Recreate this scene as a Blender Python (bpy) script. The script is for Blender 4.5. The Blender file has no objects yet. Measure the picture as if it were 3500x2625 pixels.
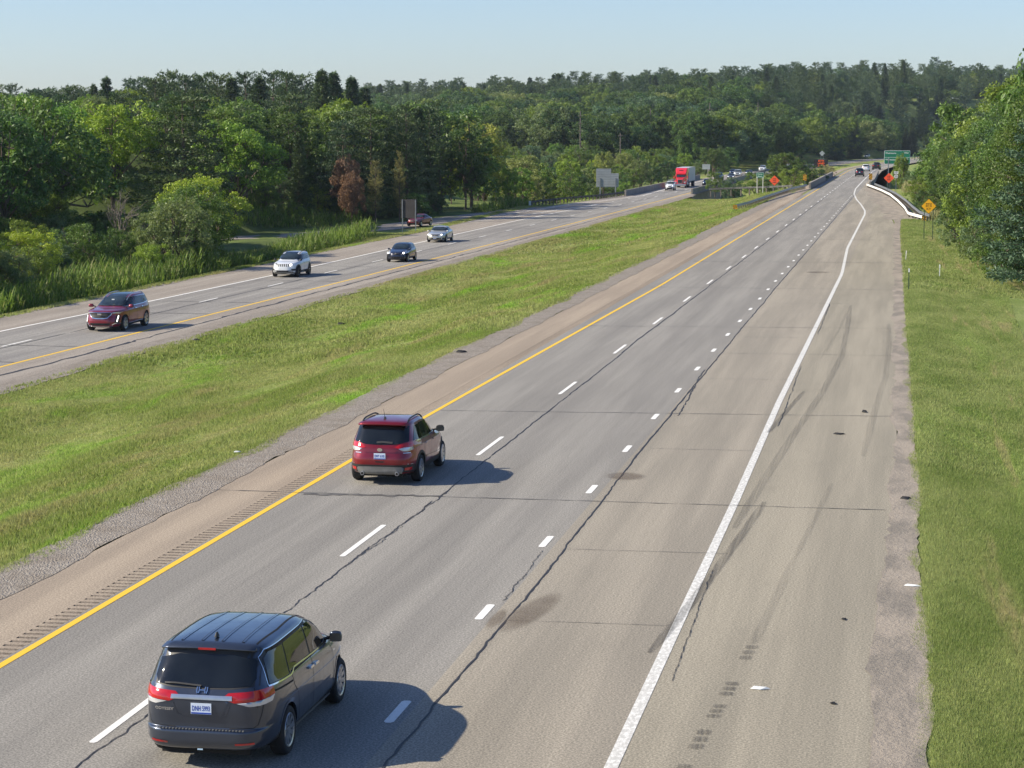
import bpy, bmesh, math, random
import numpy as np
from mathutils import Vector, Matrix
from mathutils.bvhtree import BVHTree
R_ = math.radians
sc = bpy.context.scene
C = sc.collection
random.seed(7)
RS = np.random.RandomState(11)

# ------------------------------------------------------------------ camera
cam_d = bpy.data.cameras.new('camera')
cam = bpy.data.objects.new('camera', cam_d); C.objects.link(cam)
cam.location = (0, 0, 9.07)
cam.rotation_euler = (R_(90 - 6.53), 0, R_(10.214))
cam_d.lens = 77.0; cam_d.sensor_width = 36.0
cam_d.clip_start = 0.5; cam_d.clip_end = 6000
sc.camera = cam
# ------------------------------------------------------------------ sky and sun
SUN_EL = 33.0
SUN_AZ = (-0.965, -0.26)                    # horizontal direction towards the sun (x, y)
wd = bpy.data.worlds.new('World'); sc.world = wd; wd.use_nodes = True
wn = wd.node_tree.nodes; wl = wd.node_tree.links
bg = wn['Background']
sky = wn.new('ShaderNodeTexSky'); sky.sky_type = 'NISHITA'; sky.sun_disc = False
sky.sun_elevation = R_(SUN_EL)
sky.sun_rotation = math.atan2(SUN_AZ[0], SUN_AZ[1])
sky.altitude = 250; sky.air_density = 1.0; sky.dust_density = 0.6; sky.ozone_density = 3.0
tint = wn.new('ShaderNodeMix'); tint.data_type = 'RGBA'; tint.blend_type = 'MULTIPLY'; tint.inputs[0].default_value = 1.0
tint.inputs[7].default_value = (.99, 1.05, 1.25, 1); wl.new(sky.outputs[0], tint.inputs[6]); wl.new(tint.outputs[2], bg.inputs[0])   # the bluish cast of the photograph's clear sky
bg.inputs[1].default_value = 0.086
sun_d = bpy.data.lights.new('sun', 'SUN'); sun_d.energy = 5.0; sun_d.angle = R_(0.55)
sun_d.color = (1.0, 0.90, 0.73)
sun = bpy.data.objects.new('sun', sun_d); C.objects.link(sun)
v = Vector((SUN_AZ[0], SUN_AZ[1], 0)).normalized() * math.cos(R_(SUN_EL)); v.z = math.sin(R_(SUN_EL))
sun.rotation_euler = v.to_track_quat('Z', 'Y').to_euler()
sun.location = v * 60
sc.view_settings.view_transform = 'Standard'; sc.view_settings.look = 'None'
sc.view_settings.exposure = 0.60; sc.view_settings.gamma = 1.0
sc.view_settings.use_curve_mapping = False
sc.render.engine = 'CYCLES'
sc.cycles.use_denoising = True
sc.cycles.max_bounces = 6; sc.cycles.diffuse_bounces = 3; sc.cycles.glossy_bounces = 3
sc.cycles.transmission_bounces = 3; sc.cycles.volume_bounces = 0; sc.cycles.transparent_max_bounces = 10

# ------------------------------------------------------------------ helpers
def link(name, me, mat=None, parent=None, loc=None, smooth=False):
    o = bpy.data.objects.new(name, me); C.objects.link(o)
    if mat is not None:
        for m in (mat if isinstance(mat, (list, tuple)) else [mat]): me.materials.append(m)
    if parent is not None: o.parent = parent
    if loc is not None: o.location = loc
    if smooth and me is not None: me.polygons.foreach_set('use_smooth', [True] * len(me.polygons))
    return o
def tag(o, label=None, cat=None, group=None, kind=None):
    if label: o['label'] = label
    if cat: o['category'] = cat
    if group: o['group'] = group
    if kind: o['kind'] = kind
    return o
def empty(name, loc, rz=0.0, label=None, cat=None, group=None):
    o = bpy.data.objects.new(name, None); C.objects.link(o); o.location = loc
    o.rotation_euler = (0, 0, rz); o.empty_display_size = 0.3
    return tag(o, label, cat, group)
def mesh(name, V, F):
    me = bpy.data.meshes.new(name); me.from_pydata([tuple(p) for p in V], [], [tuple(f) for f in F]); me.update(); return me
def mesh_np(name, V, F):
    """V (n,3) float, F (m,k) int, all faces with k corners"""
    me = bpy.data.meshes.new(name); n = len(V); m, k = F.shape
    me.vertices.add(n); me.vertices.foreach_set('co', np.ascontiguousarray(V, dtype=np.float32).ravel())
    me.loops.add(m * k); me.loops.foreach_set('vertex_index', np.ascontiguousarray(F, dtype=np.int32).ravel())
    me.polygons.add(m); me.polygons.foreach_set('loop_start', np.arange(0, m * k, k, dtype=np.int32))
    me.polygons.foreach_set('loop_total', np.full(m, k, dtype=np.int32))
    me.update(calc_edges=True); return me
class MB:
    """collects simple solids into one mesh"""
    def __init__(s): s.V = []; s.F = []
    def add(s, V, F):
        n = len(s.V); s.V += [tuple(p) for p in V]; s.F += [tuple(i + n for i in f) for f in F]; return s
    def box(s, c, d, rz=0.0, taper=1.0):
        x, y, z = d[0] / 2, d[1] / 2, d[2] / 2; V = []
        for k in (-1, 1):
            t = taper if k > 0 else 1.0
            for a, b in ((-1, -1), (1, -1), (1, 1), (-1, 1)):
                px, py = a * x * t, b * y * t
                V.append((c[0] + px * math.cos(rz) - py * math.sin(rz), c[1] + px * math.sin(rz) + py * math.cos(rz), c[2] + k * z))
        return s.add(V, [(3, 2, 1, 0), (4, 5, 6, 7), (0, 1, 5, 4), (1, 2, 6, 5), (2, 3, 7, 6), (3, 0, 4, 7)])
    def tube(s, pts, r, n=8, r2=None):
        pts = [Vector(p) for p in pts]; m = len(pts); V = []; F = []
        for i, p in enumerate(pts):
            d = (pts[min(i + 1, m - 1)] - pts[max(i - 1, 0)]).normalized()
            a = d.orthogonal().normalized() if i == 0 else (a - d * a.dot(d)).normalized()
            b = d.cross(a); rr = r if r2 is None else r + (r2 - r) * i / (m - 1)
            for k in range(n):
                t = 2 * math.pi * k / n; V.append(p + a * (rr * math.cos(t)) + b * (rr * math.sin(t)))
        for i in range(m - 1):
            for k in range(n):
                F.append((i * n + k, i * n + (k + 1) % n, (i + 1) * n + (k + 1) % n, (i + 1) * n + k))
        F.append(tuple(range(n - 1, -1, -1))); F.append(tuple((m - 1) * n + k for k in range(n)))
        return s.add(V, F)
    def build(s, name, mat, parent=None, smooth=False, bevel=0.0, loc=None):
        me = mesh(name, s.V, s.F)
        if bevel > 0:
            bm = bmesh.new(); bm.from_mesh(me)
            bmesh.ops.bevel(bm, geom=bm.edges[:], offset=bevel, segments=2, affect='EDGES', profile=0.6)
            bm.to_mesh(me); bm.free()
        return link(name, me, mat, parent, loc, smooth)
def sheet(name, pts, z=0.0):
    """strip between two polylines given as [(xa,xb,y[,za,zb])...]"""
    V = []; F = []
    for i, p in enumerate(pts):
        za, zb = (p[3], p[4]) if len(p) > 3 else (z, z)
        V += [(p[0], p[2], za), (p[1], p[2], zb)]
        if i: F.append((2 * i - 2, 2 * i - 1, 2 * i + 1, 2 * i))
    return mesh(name, V, F)
def copy_tree(o, parent=None, loc=None, rz=None, scale=None):
    c = o.copy(); C.objects.link(c)
    if parent is not None: c.parent = parent
    if loc is not None: c.location = loc
    if rz is not None: c.rotation_euler = (0, 0, rz)
    if scale is not None: c.scale = scale
    for ch in list(o.children): copy_tree(ch, c)
    return c

# ------------------------------------------------------------------ materials
class N:
    def __init__(s, name):
        s.m = bpy.data.materials.new(name); s.m.use_nodes = True; s.t = s.m.node_tree
        s.n = s.t.nodes; s.l = s.t.links; s.b = s.n['Principled BSDF']; s.out = s.n['Material Output']
    def new(s, t, **k):
        o = s.n.new(t)
        for a, v in k.items():
            if a.startswith('i_'):
                key = a[2:]; key = int(key) if key.isdigit() else key
                if hasattr(v, 'is_linked') or isinstance(v, bpy.types.NodeSocket): s.l.new(v, o.inputs[key])
                else: o.inputs[key].default_value = v
            else: setattr(o, a, v)
        return o
    def pos(s): return s.new('ShaderNodeNewGeometry').outputs['Position']
    def obj(s): return s.new('ShaderNodeTexCoord').outputs['Object']
    def map(s, v, scale=(1, 1, 1), loc=(0, 0, 0)):
        m = s.new('ShaderNodeMapping'); s.l.new(v, m.inputs[0]); m.inputs['Scale'].default_value = scale; m.inputs['Location'].default_value = loc
        return m.outputs[0]
    def noise(s, v, scale=1.0, detail=3.0, rough=0.55, dist=0.0):
        n = s.new('ShaderNodeTexNoise'); s.l.new(v, n.inputs['Vector']); n.inputs['Scale'].default_value = scale
        n.inputs['Detail'].default_value = detail; n.inputs['Roughness'].default_value = rough; n.inputs['Distortion'].default_value = dist
        return n.outputs['Fac']
    def ramp(s, f, a, b, c0=0.0, c1=1.0):
        m = s.new('ShaderNodeMapRange'); m.interpolation_type = 'SMOOTHSTEP'; s.l.new(f, m.inputs[0])
        for i, x in enumerate((a, b, c0, c1)): m.inputs[i + 1].default_value = x
        return m.outputs[0]
    def mix(s, f, a, b, mode='MIX'):
        m = s.new('ShaderNodeMix', data_type='RGBA', blend_type=mode)
        for i, x in ((0, f), (6, a), (7, b)):
            if isinstance(x, bpy.types.NodeSocket): s.l.new(x, m.inputs[i])
            elif i == 0: m.inputs[0].default_value = x
            else: m.inputs[i].default_value = (*x, 1) if len(x) == 3 else x
        return m.outputs[2]
    def math(s, op, a, b=0.0):
        m = s.new('ShaderNodeMath', operation=op)
        for i, x in ((0, a), (1, b)):
            if isinstance(x, bpy.types.NodeSocket): s.l.new(x, m.inputs[i])
            else: m.inputs[i].default_value = x
        return m.outputs[0]
    def x(s, v, i=0):
        q = s.new('ShaderNodeSeparateXYZ'); s.l.new(v, q.inputs[0]); return q.outputs[i]
    def base(s, c):
        if isinstance(c, bpy.types.NodeSocket): s.l.new(c, s.b.inputs['Base Color'])
        else: s.b.inputs['Base Color'].default_value = (*c, 1)
    def set(s, rough=None, metal=None, coat=None, spec=None, alpha=None):
        for k, vv in (('Roughness', rough), ('Metallic', metal), ('Coat Weight', coat), ('Specular IOR Level', spec), ('Alpha', alpha)):
            if vv is None: continue
            if isinstance(vv, bpy.types.NodeSocket): s.l.new(vv, s.b.inputs[k])
            else: s.b.inputs[k].default_value = vv
        return s
    def bump(s, h, dist=0.01, strength=1.0):
        b = s.new('ShaderNodeBump'); s.l.new(h, b.inputs['Height']); b.inputs['Distance'].default_value = dist; b.inputs['Strength'].default_value = strength
        s.l.new(b.outputs[0], s.b.inputs['Normal'])
def plain(name, c, rough=0.6, metal=0.0, coat=0.0, spec=0.5, var=0.12, sc_=6.0, bump=0.0):
    n = N(name); f = n.noise(n.obj(), sc_, 4)
    d = tuple(x * (1 - var) for x in c); u = tuple(min(1, x * (1 + var)) for x in c)
    n.base(n.mix(n.ramp(f, .3, .7), d, u)); n.set(rough, metal, coat, spec)
    if bump: n.bump(n.noise(n.obj(), sc_ * 6, 3), bump)
    return n.m
def pavement(name, dark, light, streak=0.5, stain=0.5, speck=0.30, warm=None):
    n = N(name); p = n.pos()
    c = n.mix(n.ramp(n.noise(n.map(p, (.9, .035, 1)), 1.0, 4, .6), .35, .68), dark, light)
    # darker tyre paths and lighter wear, drawn along the road
    c = n.mix(n.ramp(n.noise(n.map(p, (2.6, .05, 1), (3, 1, 0)), 1.0, 3, .6), .45, .75, 0, .45 * streak), c, tuple(x * .62 for x in dark))
    c = n.mix(n.ramp(n.noise(n.map(p, (.5, .22, 1), (9, 4, 0)), 1.0, 5, .65), .55, .8, 0, .5 * stain), c, tuple(x * .7 for x in dark))
    if warm: c = n.mix(n.ramp(n.noise(n.map(p, (.25, .06, 1), (2, 7, 0)), 1.0, 3), .4, .7, 0, .7), c, warm)
    sp = n.noise(p, 26, 2, .8)
    c = n.mix(n.ramp(sp, .40, .62, 0, 1), n.mix(1.0, c, (1 - speck, 1 - speck, 1 - speck, 1), 'MULTIPLY'), n.mix(1.0, c, (1 + speck, 1 + speck, 1 + speck, 1), 'MULTIPLY'))
    pit = n.noise(p, 60, 1, .5)
    c = n.mix(n.ramp(pit, .62, .74, 0, .55), c, tuple(x * .35 for x in dark))
    n.base(c); n.set(.88, spec=.25); n.bump(n.noise(p, 45, 3, .8), .006, .8)
    return n.m
M = {}
M['lane'] = pavement('lane_asphalt', (.232, .219, .195), (.298, .281, .248), .5)
M['lane_tan'] = pavement('exit_lane_asphalt', (.27, .243, .195), (.35, .312, .248), .35)
M['shoulder_r'] = pavement('right_shoulder_asphalt', (.272, .246, .190), (.352, .316, .243), .3, .8)
M['shoulder_l'] = pavement('left_shoulder_asphalt', (.30, .245, .185), (.385, .315, .235), .2, .6)
M['lane_far'] = pavement('opposite_lane_asphalt', (.225, .212, .193), (.31, .294, .262), .6, .6)
M['shoulder_far'] = pavement('opposite_shoulder_asphalt', (.27, .235, .195), (.35, .31, .26), .3, .7)
def gravel_mat():
    n = N('gravel'); p = n.pos()
    v = n.new('ShaderNodeTexVoronoi'); n.l.new(p, v.inputs['Vector']); v.inputs['Scale'].default_value = 22
    c = n.mix(n.x(v.outputs['Color'], 0), (.19, .165, .14), (.38, .34, .285))
    c = n.mix(n.ramp(n.noise(p, .9, 4), .4, .7, 0, .5), c, (.2, .165, .125))
    n.base(c); n.set(.95, spec=.2); n.bump(v.outputs['Distance'], .03, 1.0); return n.m
M['gravel'] = gravel_mat()
def dirt_mat():
    n = N('sandy_dirt'); p = n.pos()
    c = n.mix(n.ramp(n.noise(n.map(p, (1, .35, 1)), 1.1, 6, .6, .3), .35, .65), (.24, .215, .18), (.37, .32, .26))
    c = n.mix(n.ramp(n.noise(p, 30, 2, .8), .5, .75, 0, .6), c, (.12, .10, .085))
    n.base(c); n.set(.95, spec=.15); n.bump(n.noise(p, 9, 6, .7), .05, 1.0); return n.m
M['dirt'] = dirt_mat()
def grass_cols(n, p):
    """patches of lush, worn and seeded grass over the verge; one colour field for soil sheet and blades"""
    a = n.ramp(n.noise(n.map(p, (.16, .07, .1)), 1.0, 4, .6, .4), .36, .64)
    c = n.mix(a, (.25, .30, .066), (.41, .42, .15))
    c = n.mix(n.ramp(n.noise(n.map(p, (.22, .05, .1), (5, 2, 0)), 1.0, 5, .65, .5), .51, .68, 0, .85), c, (.25, .46, .03))
    c = n.mix(n.ramp(n.noise(n.map(p, (.3, .045, .1), (1, 8, 0)), 1.0, 5, .65, .6), .50, .68, 0, .75), c, (.40, .33, .15))
    dry = n.math('MULTIPLY', n.ramp(n.noise(n.map(p, (.9, .06, .1), (3, 3, 0)), 1.0, 4, .65, .4), .52, .66), n.ramp(n.x(p, 0), 1.3, 2.0))
    c = n.mix(n.math('MULTIPLY', dry, .8), c, (.46, .40, .20))
    c = n.mix(n.ramp(n.noise(n.map(p, (1.2, .6, .1), (7, 7, 0)), 1.0, 3, .6), .35, .7, 0, .35), c, (.16, .27, .035))
    c = n.mix(n.math('MULTIPLY', n.ramp(n.x(p, 0), -1.5, .2), n.math('SUBTRACT', .8, n.math('MULTIPLY', dry, .75))), c, n.mix(n.ramp(n.noise(n.map(p, (.5, .2, .1), (2, 5, 0)), 1.0, 4, .6), .35, .65), (.20, .275, .066), (.33, .385, .13)))   # the right verge is lusher
    return c
def ground_mat():
    n = N('grass_ground'); p = n.pos(); c = grass_cols(n, p)
    c = n.mix(n.ramp(n.noise(p, 7, 4, .7), .35, .65, 0, .55), c, (.10, .14, .045))
    c = n.mix(n.ramp(n.noise(n.map(p, (4, 1.5, 1)), 3, 3, .7), .55, .75, 0, .5), c, (.20, .20, .09))
    # forest floor away from the mown verge
    far = n.ramp(n.x(p, 0), -62, -55, 1, 0)
    n.base(n.mix(far, c, n.mix(n.ramp(n.noise(p, .25, 4), .4, .65), (.10, .135, .04), (.17, .22, .06))))
    n.set(.95, spec=.15); n.bump(n.noise(p, 8, 5, .8), .12, 1.0); return n.m
M['ground'] = ground_mat()
def blade_mat(name, cols=None, var=.6):
    n = N(name); p = n.pos()
    c = grass_cols(n, p) if cols is None else n.mix(n.ramp(n.noise(p, .35, 3), .4, .65), cols[0], cols[1])
    r = n.new('ShaderNodeNewGeometry').outputs['Random Per Island']
    c = n.mix(1.0, c, n.mix(r, (1 - var * .6, 1 - var * .6, 1 - var * .5), (1 + var, 1 + var, 1 + var)), 'MULTIPLY')
    c = n.mix(n.ramp(r, .86, .9, 0, .7), c, (.34, .31, .14))
    n.base(c); n.set(.6, spec=.3)
    tr = n.new('ShaderNodeBsdfTranslucent'); n.l.new(c, tr.inputs[0])
    mx = n.new('ShaderNodeMixShader'); mx.inputs[0].default_value = .45
    n.l.new(n.b.outputs[0], mx.inputs[1]); n.l.new(tr.outputs[0], mx.inputs[2]); n.l.new(mx.outputs[0], n.out.inputs[0])
    return n.m
M['blade'] = blade_mat('grass_blades')
M['reed'] = blade_mat('reed_leaves', ((.12, .19, .03), (.20, .30, .045)), .35)
M['weed'] = blade_mat('dry_weeds', ((.38, .35, .16), (.26, .27, .09)), .4)
def leaf_mat(name, a, b, tran=.30, rough=.5, hue=.45):
    """foliage: two tones by clump, spread by leaf and by tree"""
    n = N(name); o = n.obj()
    c = n.mix(n.ramp(n.noise(o, .55, 3, .6), .38, .62), a, b)
    r = n.new('ShaderNodeNewGeometry').outputs['Random Per Island']
    c = n.mix(1.0, c, n.mix(r, (.62, .62, .62), (1.38, 1.38, 1.30)), 'MULTIPLY')
    q = n.new('ShaderNodeObjectInfo').outputs['Random']
    c = n.mix(1.0, c, n.mix(q, (1 - hue, 1 - hue * .55, 1.0), (1 + hue, 1 + hue * .5, .9)), 'MULTIPLY')
    n.base(c); n.set(rough, spec=.35)
    tr = n.new('ShaderNodeBsdfTranslucent'); n.l.new(n.mix(1.0, c, (1.25, 1.3, .7), 'MULTIPLY'), tr.inputs[0])
    mx = n.new('ShaderNodeMixShader'); mx.inputs[0].default_value = tran
    n.l.new(n.b.outputs[0], mx.inputs[1]); n.l.new(tr.outputs[0], mx.inputs[2]); n.l.new(mx.outputs[0], n.out.inputs[0])
    return n.m
M['leaf_mid'] = leaf_mat('leaf_mid_green', (.092, .155, .032), (.165, .25, .048))
M['leaf_dark'] = leaf_mat('leaf_dark_green', (.050, .095, .028), (.095, .16, .040))
M['leaf_bright'] = leaf_mat('leaf_yellow_green', (.20, .30, .040), (.30, .40, .055))
M['leaf_pale'] = leaf_mat('leaf_pale_green', (.19, .24, .075), (.29, .34, .11), .35)
M['leaf_grey'] = leaf_mat('leaf_grey_green', (.14, .195, .08), (.21, .27, .12), .32)
M['needle'] = leaf_mat('needle_dark', (.055, .095, .040), (.095, .145, .056), .12, .55, .2)
M['needle_blue'] = leaf_mat('needle_blue_green', (.075, .125, .066), (.12, .175, .085), .12, .55, .2)
M['needle_rust'] = leaf_mat('needle_rust', (.20, .115, .068), (.30, .17, .095), .12, .6, .05)
M['needle_bronze'] = leaf_mat('needle_bronze', (.15, .15, .06), (.22, .21, .08), .15, .6, .1)
M['bark'] = plain('bark', (.13, .10, .075), .95, var=.4, sc_=5, bump=.03)
M['bark_grey'] = plain('bark_grey', (.19, .165, .135), .95, var=.3, sc_=5, bump=.03)
def paint_line(name, c, wear):
    n = N(name); p = n.pos()
    k = n.ramp(n.noise(n.map(p, (14, 6, 1)), 1.0, 4, .75), .60 - wear, .70 - wear * .4, 0, 1)
    n.base(n.mix(n.math('MULTIPLY', k, wear * 2.0), c, (.26, .25, .22))); n.set(.7, spec=.3); return n.m
M['white_line'] = paint_line('white_road_paint', (.80, .79, .74), .10)
M['white_worn'] = paint_line('worn_white_road_paint', (.80, .79, .74), .26)
M['yellow_line'] = paint_line('yellow_road_paint', (.80, .50, .035), .08)
def tar_mat():
    n = N('tar_seal'); p = n.pos()
    n.base(n.mix(n.noise(p, 12, 3), (.018, .018, .02), (.055, .05, .048))); n.set(.6, spec=.4); return n.m
M['tar'] = tar_mat()
def film(name, c, amount, sx=10, sy=2, edge=True):
    """thin dark film left on the asphalt; soft towards its rim (object coordinates -1..1)"""
    n = N(name); o = n.obj()
    ln = n.new('ShaderNodeVectorMath', operation='LENGTH'); n.l.new(o, ln.inputs[0])
    f = n.noise(n.map(n.pos(), (sx, sy, 1)), 1.0, 3, .6)
    a = n.math('MULTIPLY', n.ramp(f, .3, .7, .55 if edge else .15, 1.0), amount)
    if edge: a = n.math('MULTIPLY', a, n.ramp(ln.outputs['Value'], .55, 1.0, 1, 0))
    n.base(c); n.set(.7, alpha=a); return n.m
M['oil'] = film('oil_stain', (.13, .09, .055), .40, 1.2, .8)
M['groove'] = pavement('groove_dirt', (.15, .125, .10), (.23, .19, .15), .2, .9)
M['rubber_mark'] = film('tyre_rubber_mark', (.04, .037, .035), .42, 22, .22, False)
M['rubber_mid'] = film('rubbed_tyre_rubber', (.045, .042, .04), .24, 20, .2, False)
M['rubber_faint'] = film('faint_tyre_rubber', (.06, .055, .05), .17, 18, .16, False)
M['concrete'] = plain('bridge_concrete', (.25, .23, .20), .9, var=.18, sc_=1.2, bump=.004)
M['galv'] = plain('galvanised_steel', (.33, .35, .36), .45, .75, var=.15, sc_=3)
M['rail_dark'] = plain('weathered_dark_rail', (.10, .10, .095), .8, var=.25, sc_=2)
M['galv_dull'] = plain('dull_steel', (.20, .21, .21), .6, .5, var=.2, sc_=3)
M['post_green'] = plain('green_sign_post', (.035, .075, .05), .6, .2)
M['post_wood'] = plain('weathered_wood', (.13, .11, .09), .9, var=.3, sc_=4)
M['white_plastic'] = plain('white_barrier', (.78, .76, .68), .5, var=.06)
M['sign_green'] = plain('sign_green', (.005, .16, .085), .45, var=.06, sc_=.8)
M['sign_orange'] = plain('fluorescent_orange', (.95, .11, .035), .5, var=.04)
M['sign_yellow'] = plain('sign_yellow', (.90, .46, .01), .45, var=.04)
M['sign_white'] = plain('sign_white', (.78, .80, .78), .4, var=.04)
M['sign_black'] = plain('sign_black', (.012, .012, .013), .5)
M['sign_back'] = plain('aluminium_back', (.42, .44, .45), .5, .5, var=.08, sc_=1)
M['sign_back_dark'] = plain('dark_sign_back', (.055, .05, .05), .7, .1, var=.15, sc_=1)
def emit(name, c, s):
    n = N(name); n.base(c); n.b.inputs['Emission Color'].default_value = (*c, 1); n.b.inputs['Emission Strength'].default_value = s; return n.m
M['led_orange'] = emit('lit_orange_leds', (1.0, .13, .02), .35)
M['lamp_on'] = emit('lit_headlamp', (1.0, .97, .88), 2.2)
# cars
def car_paint(name, c, metal=.5, rough=.32, coat=1.0):
    n = N(name); o = n.obj()
    d = tuple(x * .93 for x in c)
    n.base(n.mix(n.ramp(n.noise(o, 2.5, 5, .6), .35, .7), c, d))
    n.set(n.ramp(n.noise(o, 5, 4), .3, .8, rough, rough + .08), metal, coat); n.b.inputs['Coat Roughness'].default_value = .04; return n.m
M['glass'] = plain('dark_tinted_glass', (.008, .010, .011), .03, 0, 0, .6, var=.3, sc_=2)
M['glass_front'] = plain('windscreen_glass', (.022, .032, .035), .03, 0, 0, .65, var=.5, sc_=1.5)
M['trim'] = plain('black_plastic_trim', (.018, .018, .019), .55)
M['patch_tar'] = plain('tar_patch', (.105, .10, .092), .8, var=.3, sc_=4)
M['rubber'] = plain('tyre_rubber', (.016, .016, .017), .85)
M['chrome'] = plain('chrome', (.72, .73, .74), .12, 1.0, var=.03)
M['silver'] = plain('silver_alloy', (.50, .51, .53), .28, .85, var=.05)
M['rim_dark'] = plain('dark_alloy', (.05, .05, .055), .35, .7)
M['tail_red'] = plain('red_lamp_lens', (.42, .006, .008), .12, 0, .8)
M['lamp_clear'] = plain('clear_lamp_lens', (.55, .56, .57), .12, .3, .8)
M['plate'] = plain('plate_white', (.62, .70, .82), .4, var=.04)
M['plate_blue'] = plain('plate_blue', (.02, .06, .36), .4)
M['shadow_gap'] = plain('panel_gap', (.006, .006, .006), .8)
M['under'] = plain('underbody_black', (.010, .010, .010), .9)
M['cladding_grey'] = plain('grey_cladding', (.20, .20, .19), .45, .3)
M['trailer_white'] = plain('trailer_panel', (.50, .53, .54), .5, .1, var=.08, sc_=.7)
def text_mesh(s, size=1.0, bold=0.0, extr=0.0):
    cu = bpy.data.curves.new('lettering', 'FONT'); cu.body = s; cu.size = size; cu.align_x = 'CENTER'; cu.align_y = 'CENTER'
    cu.offset = bold; cu.extrude = extr; cu.resolution_u = 2
    o = bpy.data.objects.new('lettering_curve', cu); C.objects.link(o)
    dg = bpy.context.evaluated_depsgraph_get(); me = bpy.data.meshes.new_from_object(o.evaluated_get(dg))
    bpy.data.objects.remove(o); bpy.data.curves.remove(cu); return me
def lettering(s, parent, mat, loc, w=None, h=.1, rot=(math.pi / 2, 0, 0), bold=0.0, name='lettering'):
    """flat letters; width w and cap height h in metres, in the parent's XZ plane facing -Y by default"""
    me = text_mesh(s, 1.0, bold)
    xs = np.empty(len(me.vertices) * 3, dtype=np.float32); me.vertices.foreach_get('co', xs); xs = xs.reshape(-1, 3)
    if len(xs):
        lo, hi = xs.min(0), xs.max(0); c = (lo + hi) / 2
        sy = h / max(hi[1] - lo[1], 1e-4); sx = sy if w is None else w / max(hi[0] - lo[0], 1e-4)
        xs = (xs - c) * np.array([sx, sy, 1]); me.vertices.foreach_set('co', xs.astype(np.float32).ravel()); me.update()
    o = link(name, me, mat, parent, loc); o.rotation_euler = rot; return o
# ------------------------------------------------------------------ the lie of the land
def sstep(t):
    t = np.clip(t, 0, 1); return t * t * (3 - 2 * t)
CXY = np.array([(0, 0), (540, 0), (580, .8), (620, 2.6), (680, 7), (740, 12), (800, 16), (862, 21), (935, 29), (1040, 46), (1120, 66), (1200, 100), (1300, 165), (1450, 300), (1600, 470), (2600, 1700)], dtype=float)
def cx(y): return np.interp(y, CXY[:, 0], CXY[:, 1])          # sideways bend of both carriageways
PX = np.array([(-400, -2.2), (-66, -2.4), (-58, -2.7), (-54, -2.0), (-52.5, -1.93), (-36.8, -1.93), (-35.5, -2.0), (-32, -2.12), (-27, -1.6), (-21, -.35), (-18.6, -.04), (-.3, -.03), (.35, -.012), (.9, -.02), (3, -.33), (8, -.5), (400, -.3)], dtype=float)
RAMP = [(-52, 322), (-55.5, 290), (-58.6, 262), (-61, 246), (-64, 236), (-68, 228), (-73, 221), (-82, 214), (-97, 206), (-130, 196)]
def ground_z(x, y):
    x = np.asarray(x, dtype=float); y = np.asarray(y, dtype=float)
    u = x - cx(y); z = np.interp(u, PX[:, 0], PX[:, 1])
    # the left-hand hill behind the reeds
    left = sstep((-68 - u) / 34.0)
    z = z + left * 1.2 + 11 * np.exp(-((y - 236) / 36.0) ** 2) * np.exp(-((u + 100) / 28.0) ** 2) * sstep((-66 - u) / 12.0)
    # level ground under the exit ramp
    w = np.zeros(np.broadcast(x, y).shape)
    for i in range(len(RAMP) - 1):
        ax, ay = RAMP[i]; bx, by = RAMP[i + 1]; L2 = (bx - ax) ** 2 + (by - ay) ** 2; t = np.clip(((x - ax) * (bx - ax) + (y - ay) * (by - ay)) / L2, 0, 1)
        d = np.hypot(x - ax - t * (bx - ax), y - ay - t * (by - ay)); w = np.maximum(w, sstep((17 - d) / 9.0))
    z = z + w * (-1.96 - z)
    # the wooded slope that closes the view, higher to the right
    k = np.clip((x + 650) / 600.0, .4, 1.1)
    z = z + 27 * sstep((y - 640) / 620.0) * k * sstep((-56 - u) / 60.0)
    z = z + 9 * sstep((u - 10) / 60.0) + 12 * sstep((y - 500) / 500.0) * sstep((u - 14) / 60.0)
    # the river valley under the two bridges
    v = np.exp(-((y - 425) / 38.0) ** 4)
    z = z - 5.5 * v * sstep((u + 110) / 40.0)
    z = z + .10 * np.sin(x * .6 + y * .13) * sstep((-55 - u) / 6.0)
    z = z + sstep((-20 - u) / 1.5) * sstep((u + 36) / 1.5) * (.08 * np.sin(y * .21 + u) + .05 * np.sin(y * .5 - u * .7))
    return z
def make_terrain():
    us = np.concatenate([np.linspace(-900, -260, 14), np.linspace(-240, -72, 22), np.linspace(-70, -55, 9), [-54, -53.2, -52.5, -45, -38.2, -37.4, -36.6], np.linspace(-35.5, -19.3, 18), [-18.6, -17, -9, -.5, .2, .7, 1.2, 1.8, 2.6, 3.6, 5, 7, 10], np.linspace(14, 70, 12), np.linspace(90, 900, 14)])
    ys = np.concatenate([[-200, -60], np.linspace(-20, 300, 65), np.linspace(306, 640, 57), np.linspace(660, 1500, 36), [1700, 2100, 2800, 4000]])
    U, Y = np.meshgrid(us, ys); X = U + cx(Y); Z = ground_z(X, Y)
    V = np.stack([X, Y, Z], -1).reshape(-1, 3); a, b = U.shape
    i = np.arange(a - 1)[:, None] * b + np.arange(b - 1)[None, :]
    F = np.stack([i, i + 1, i + b + 1, i + b], -1).reshape(-1, 4)
    o = link('ground', mesh_np('ground', V, F), M['ground'], smooth=True); tag(o, kind='structure')
make_terrain()
YS = [-60, 0, 25, 60, 100, 160, 220, 300, 380, 460, 540, 560, 580, 600, 620, 650, 680, 710, 740, 770, 800, 830, 862, 900, 935, 990, 1045, 1100, 1200, 1300, 1450, 1600]
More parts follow.
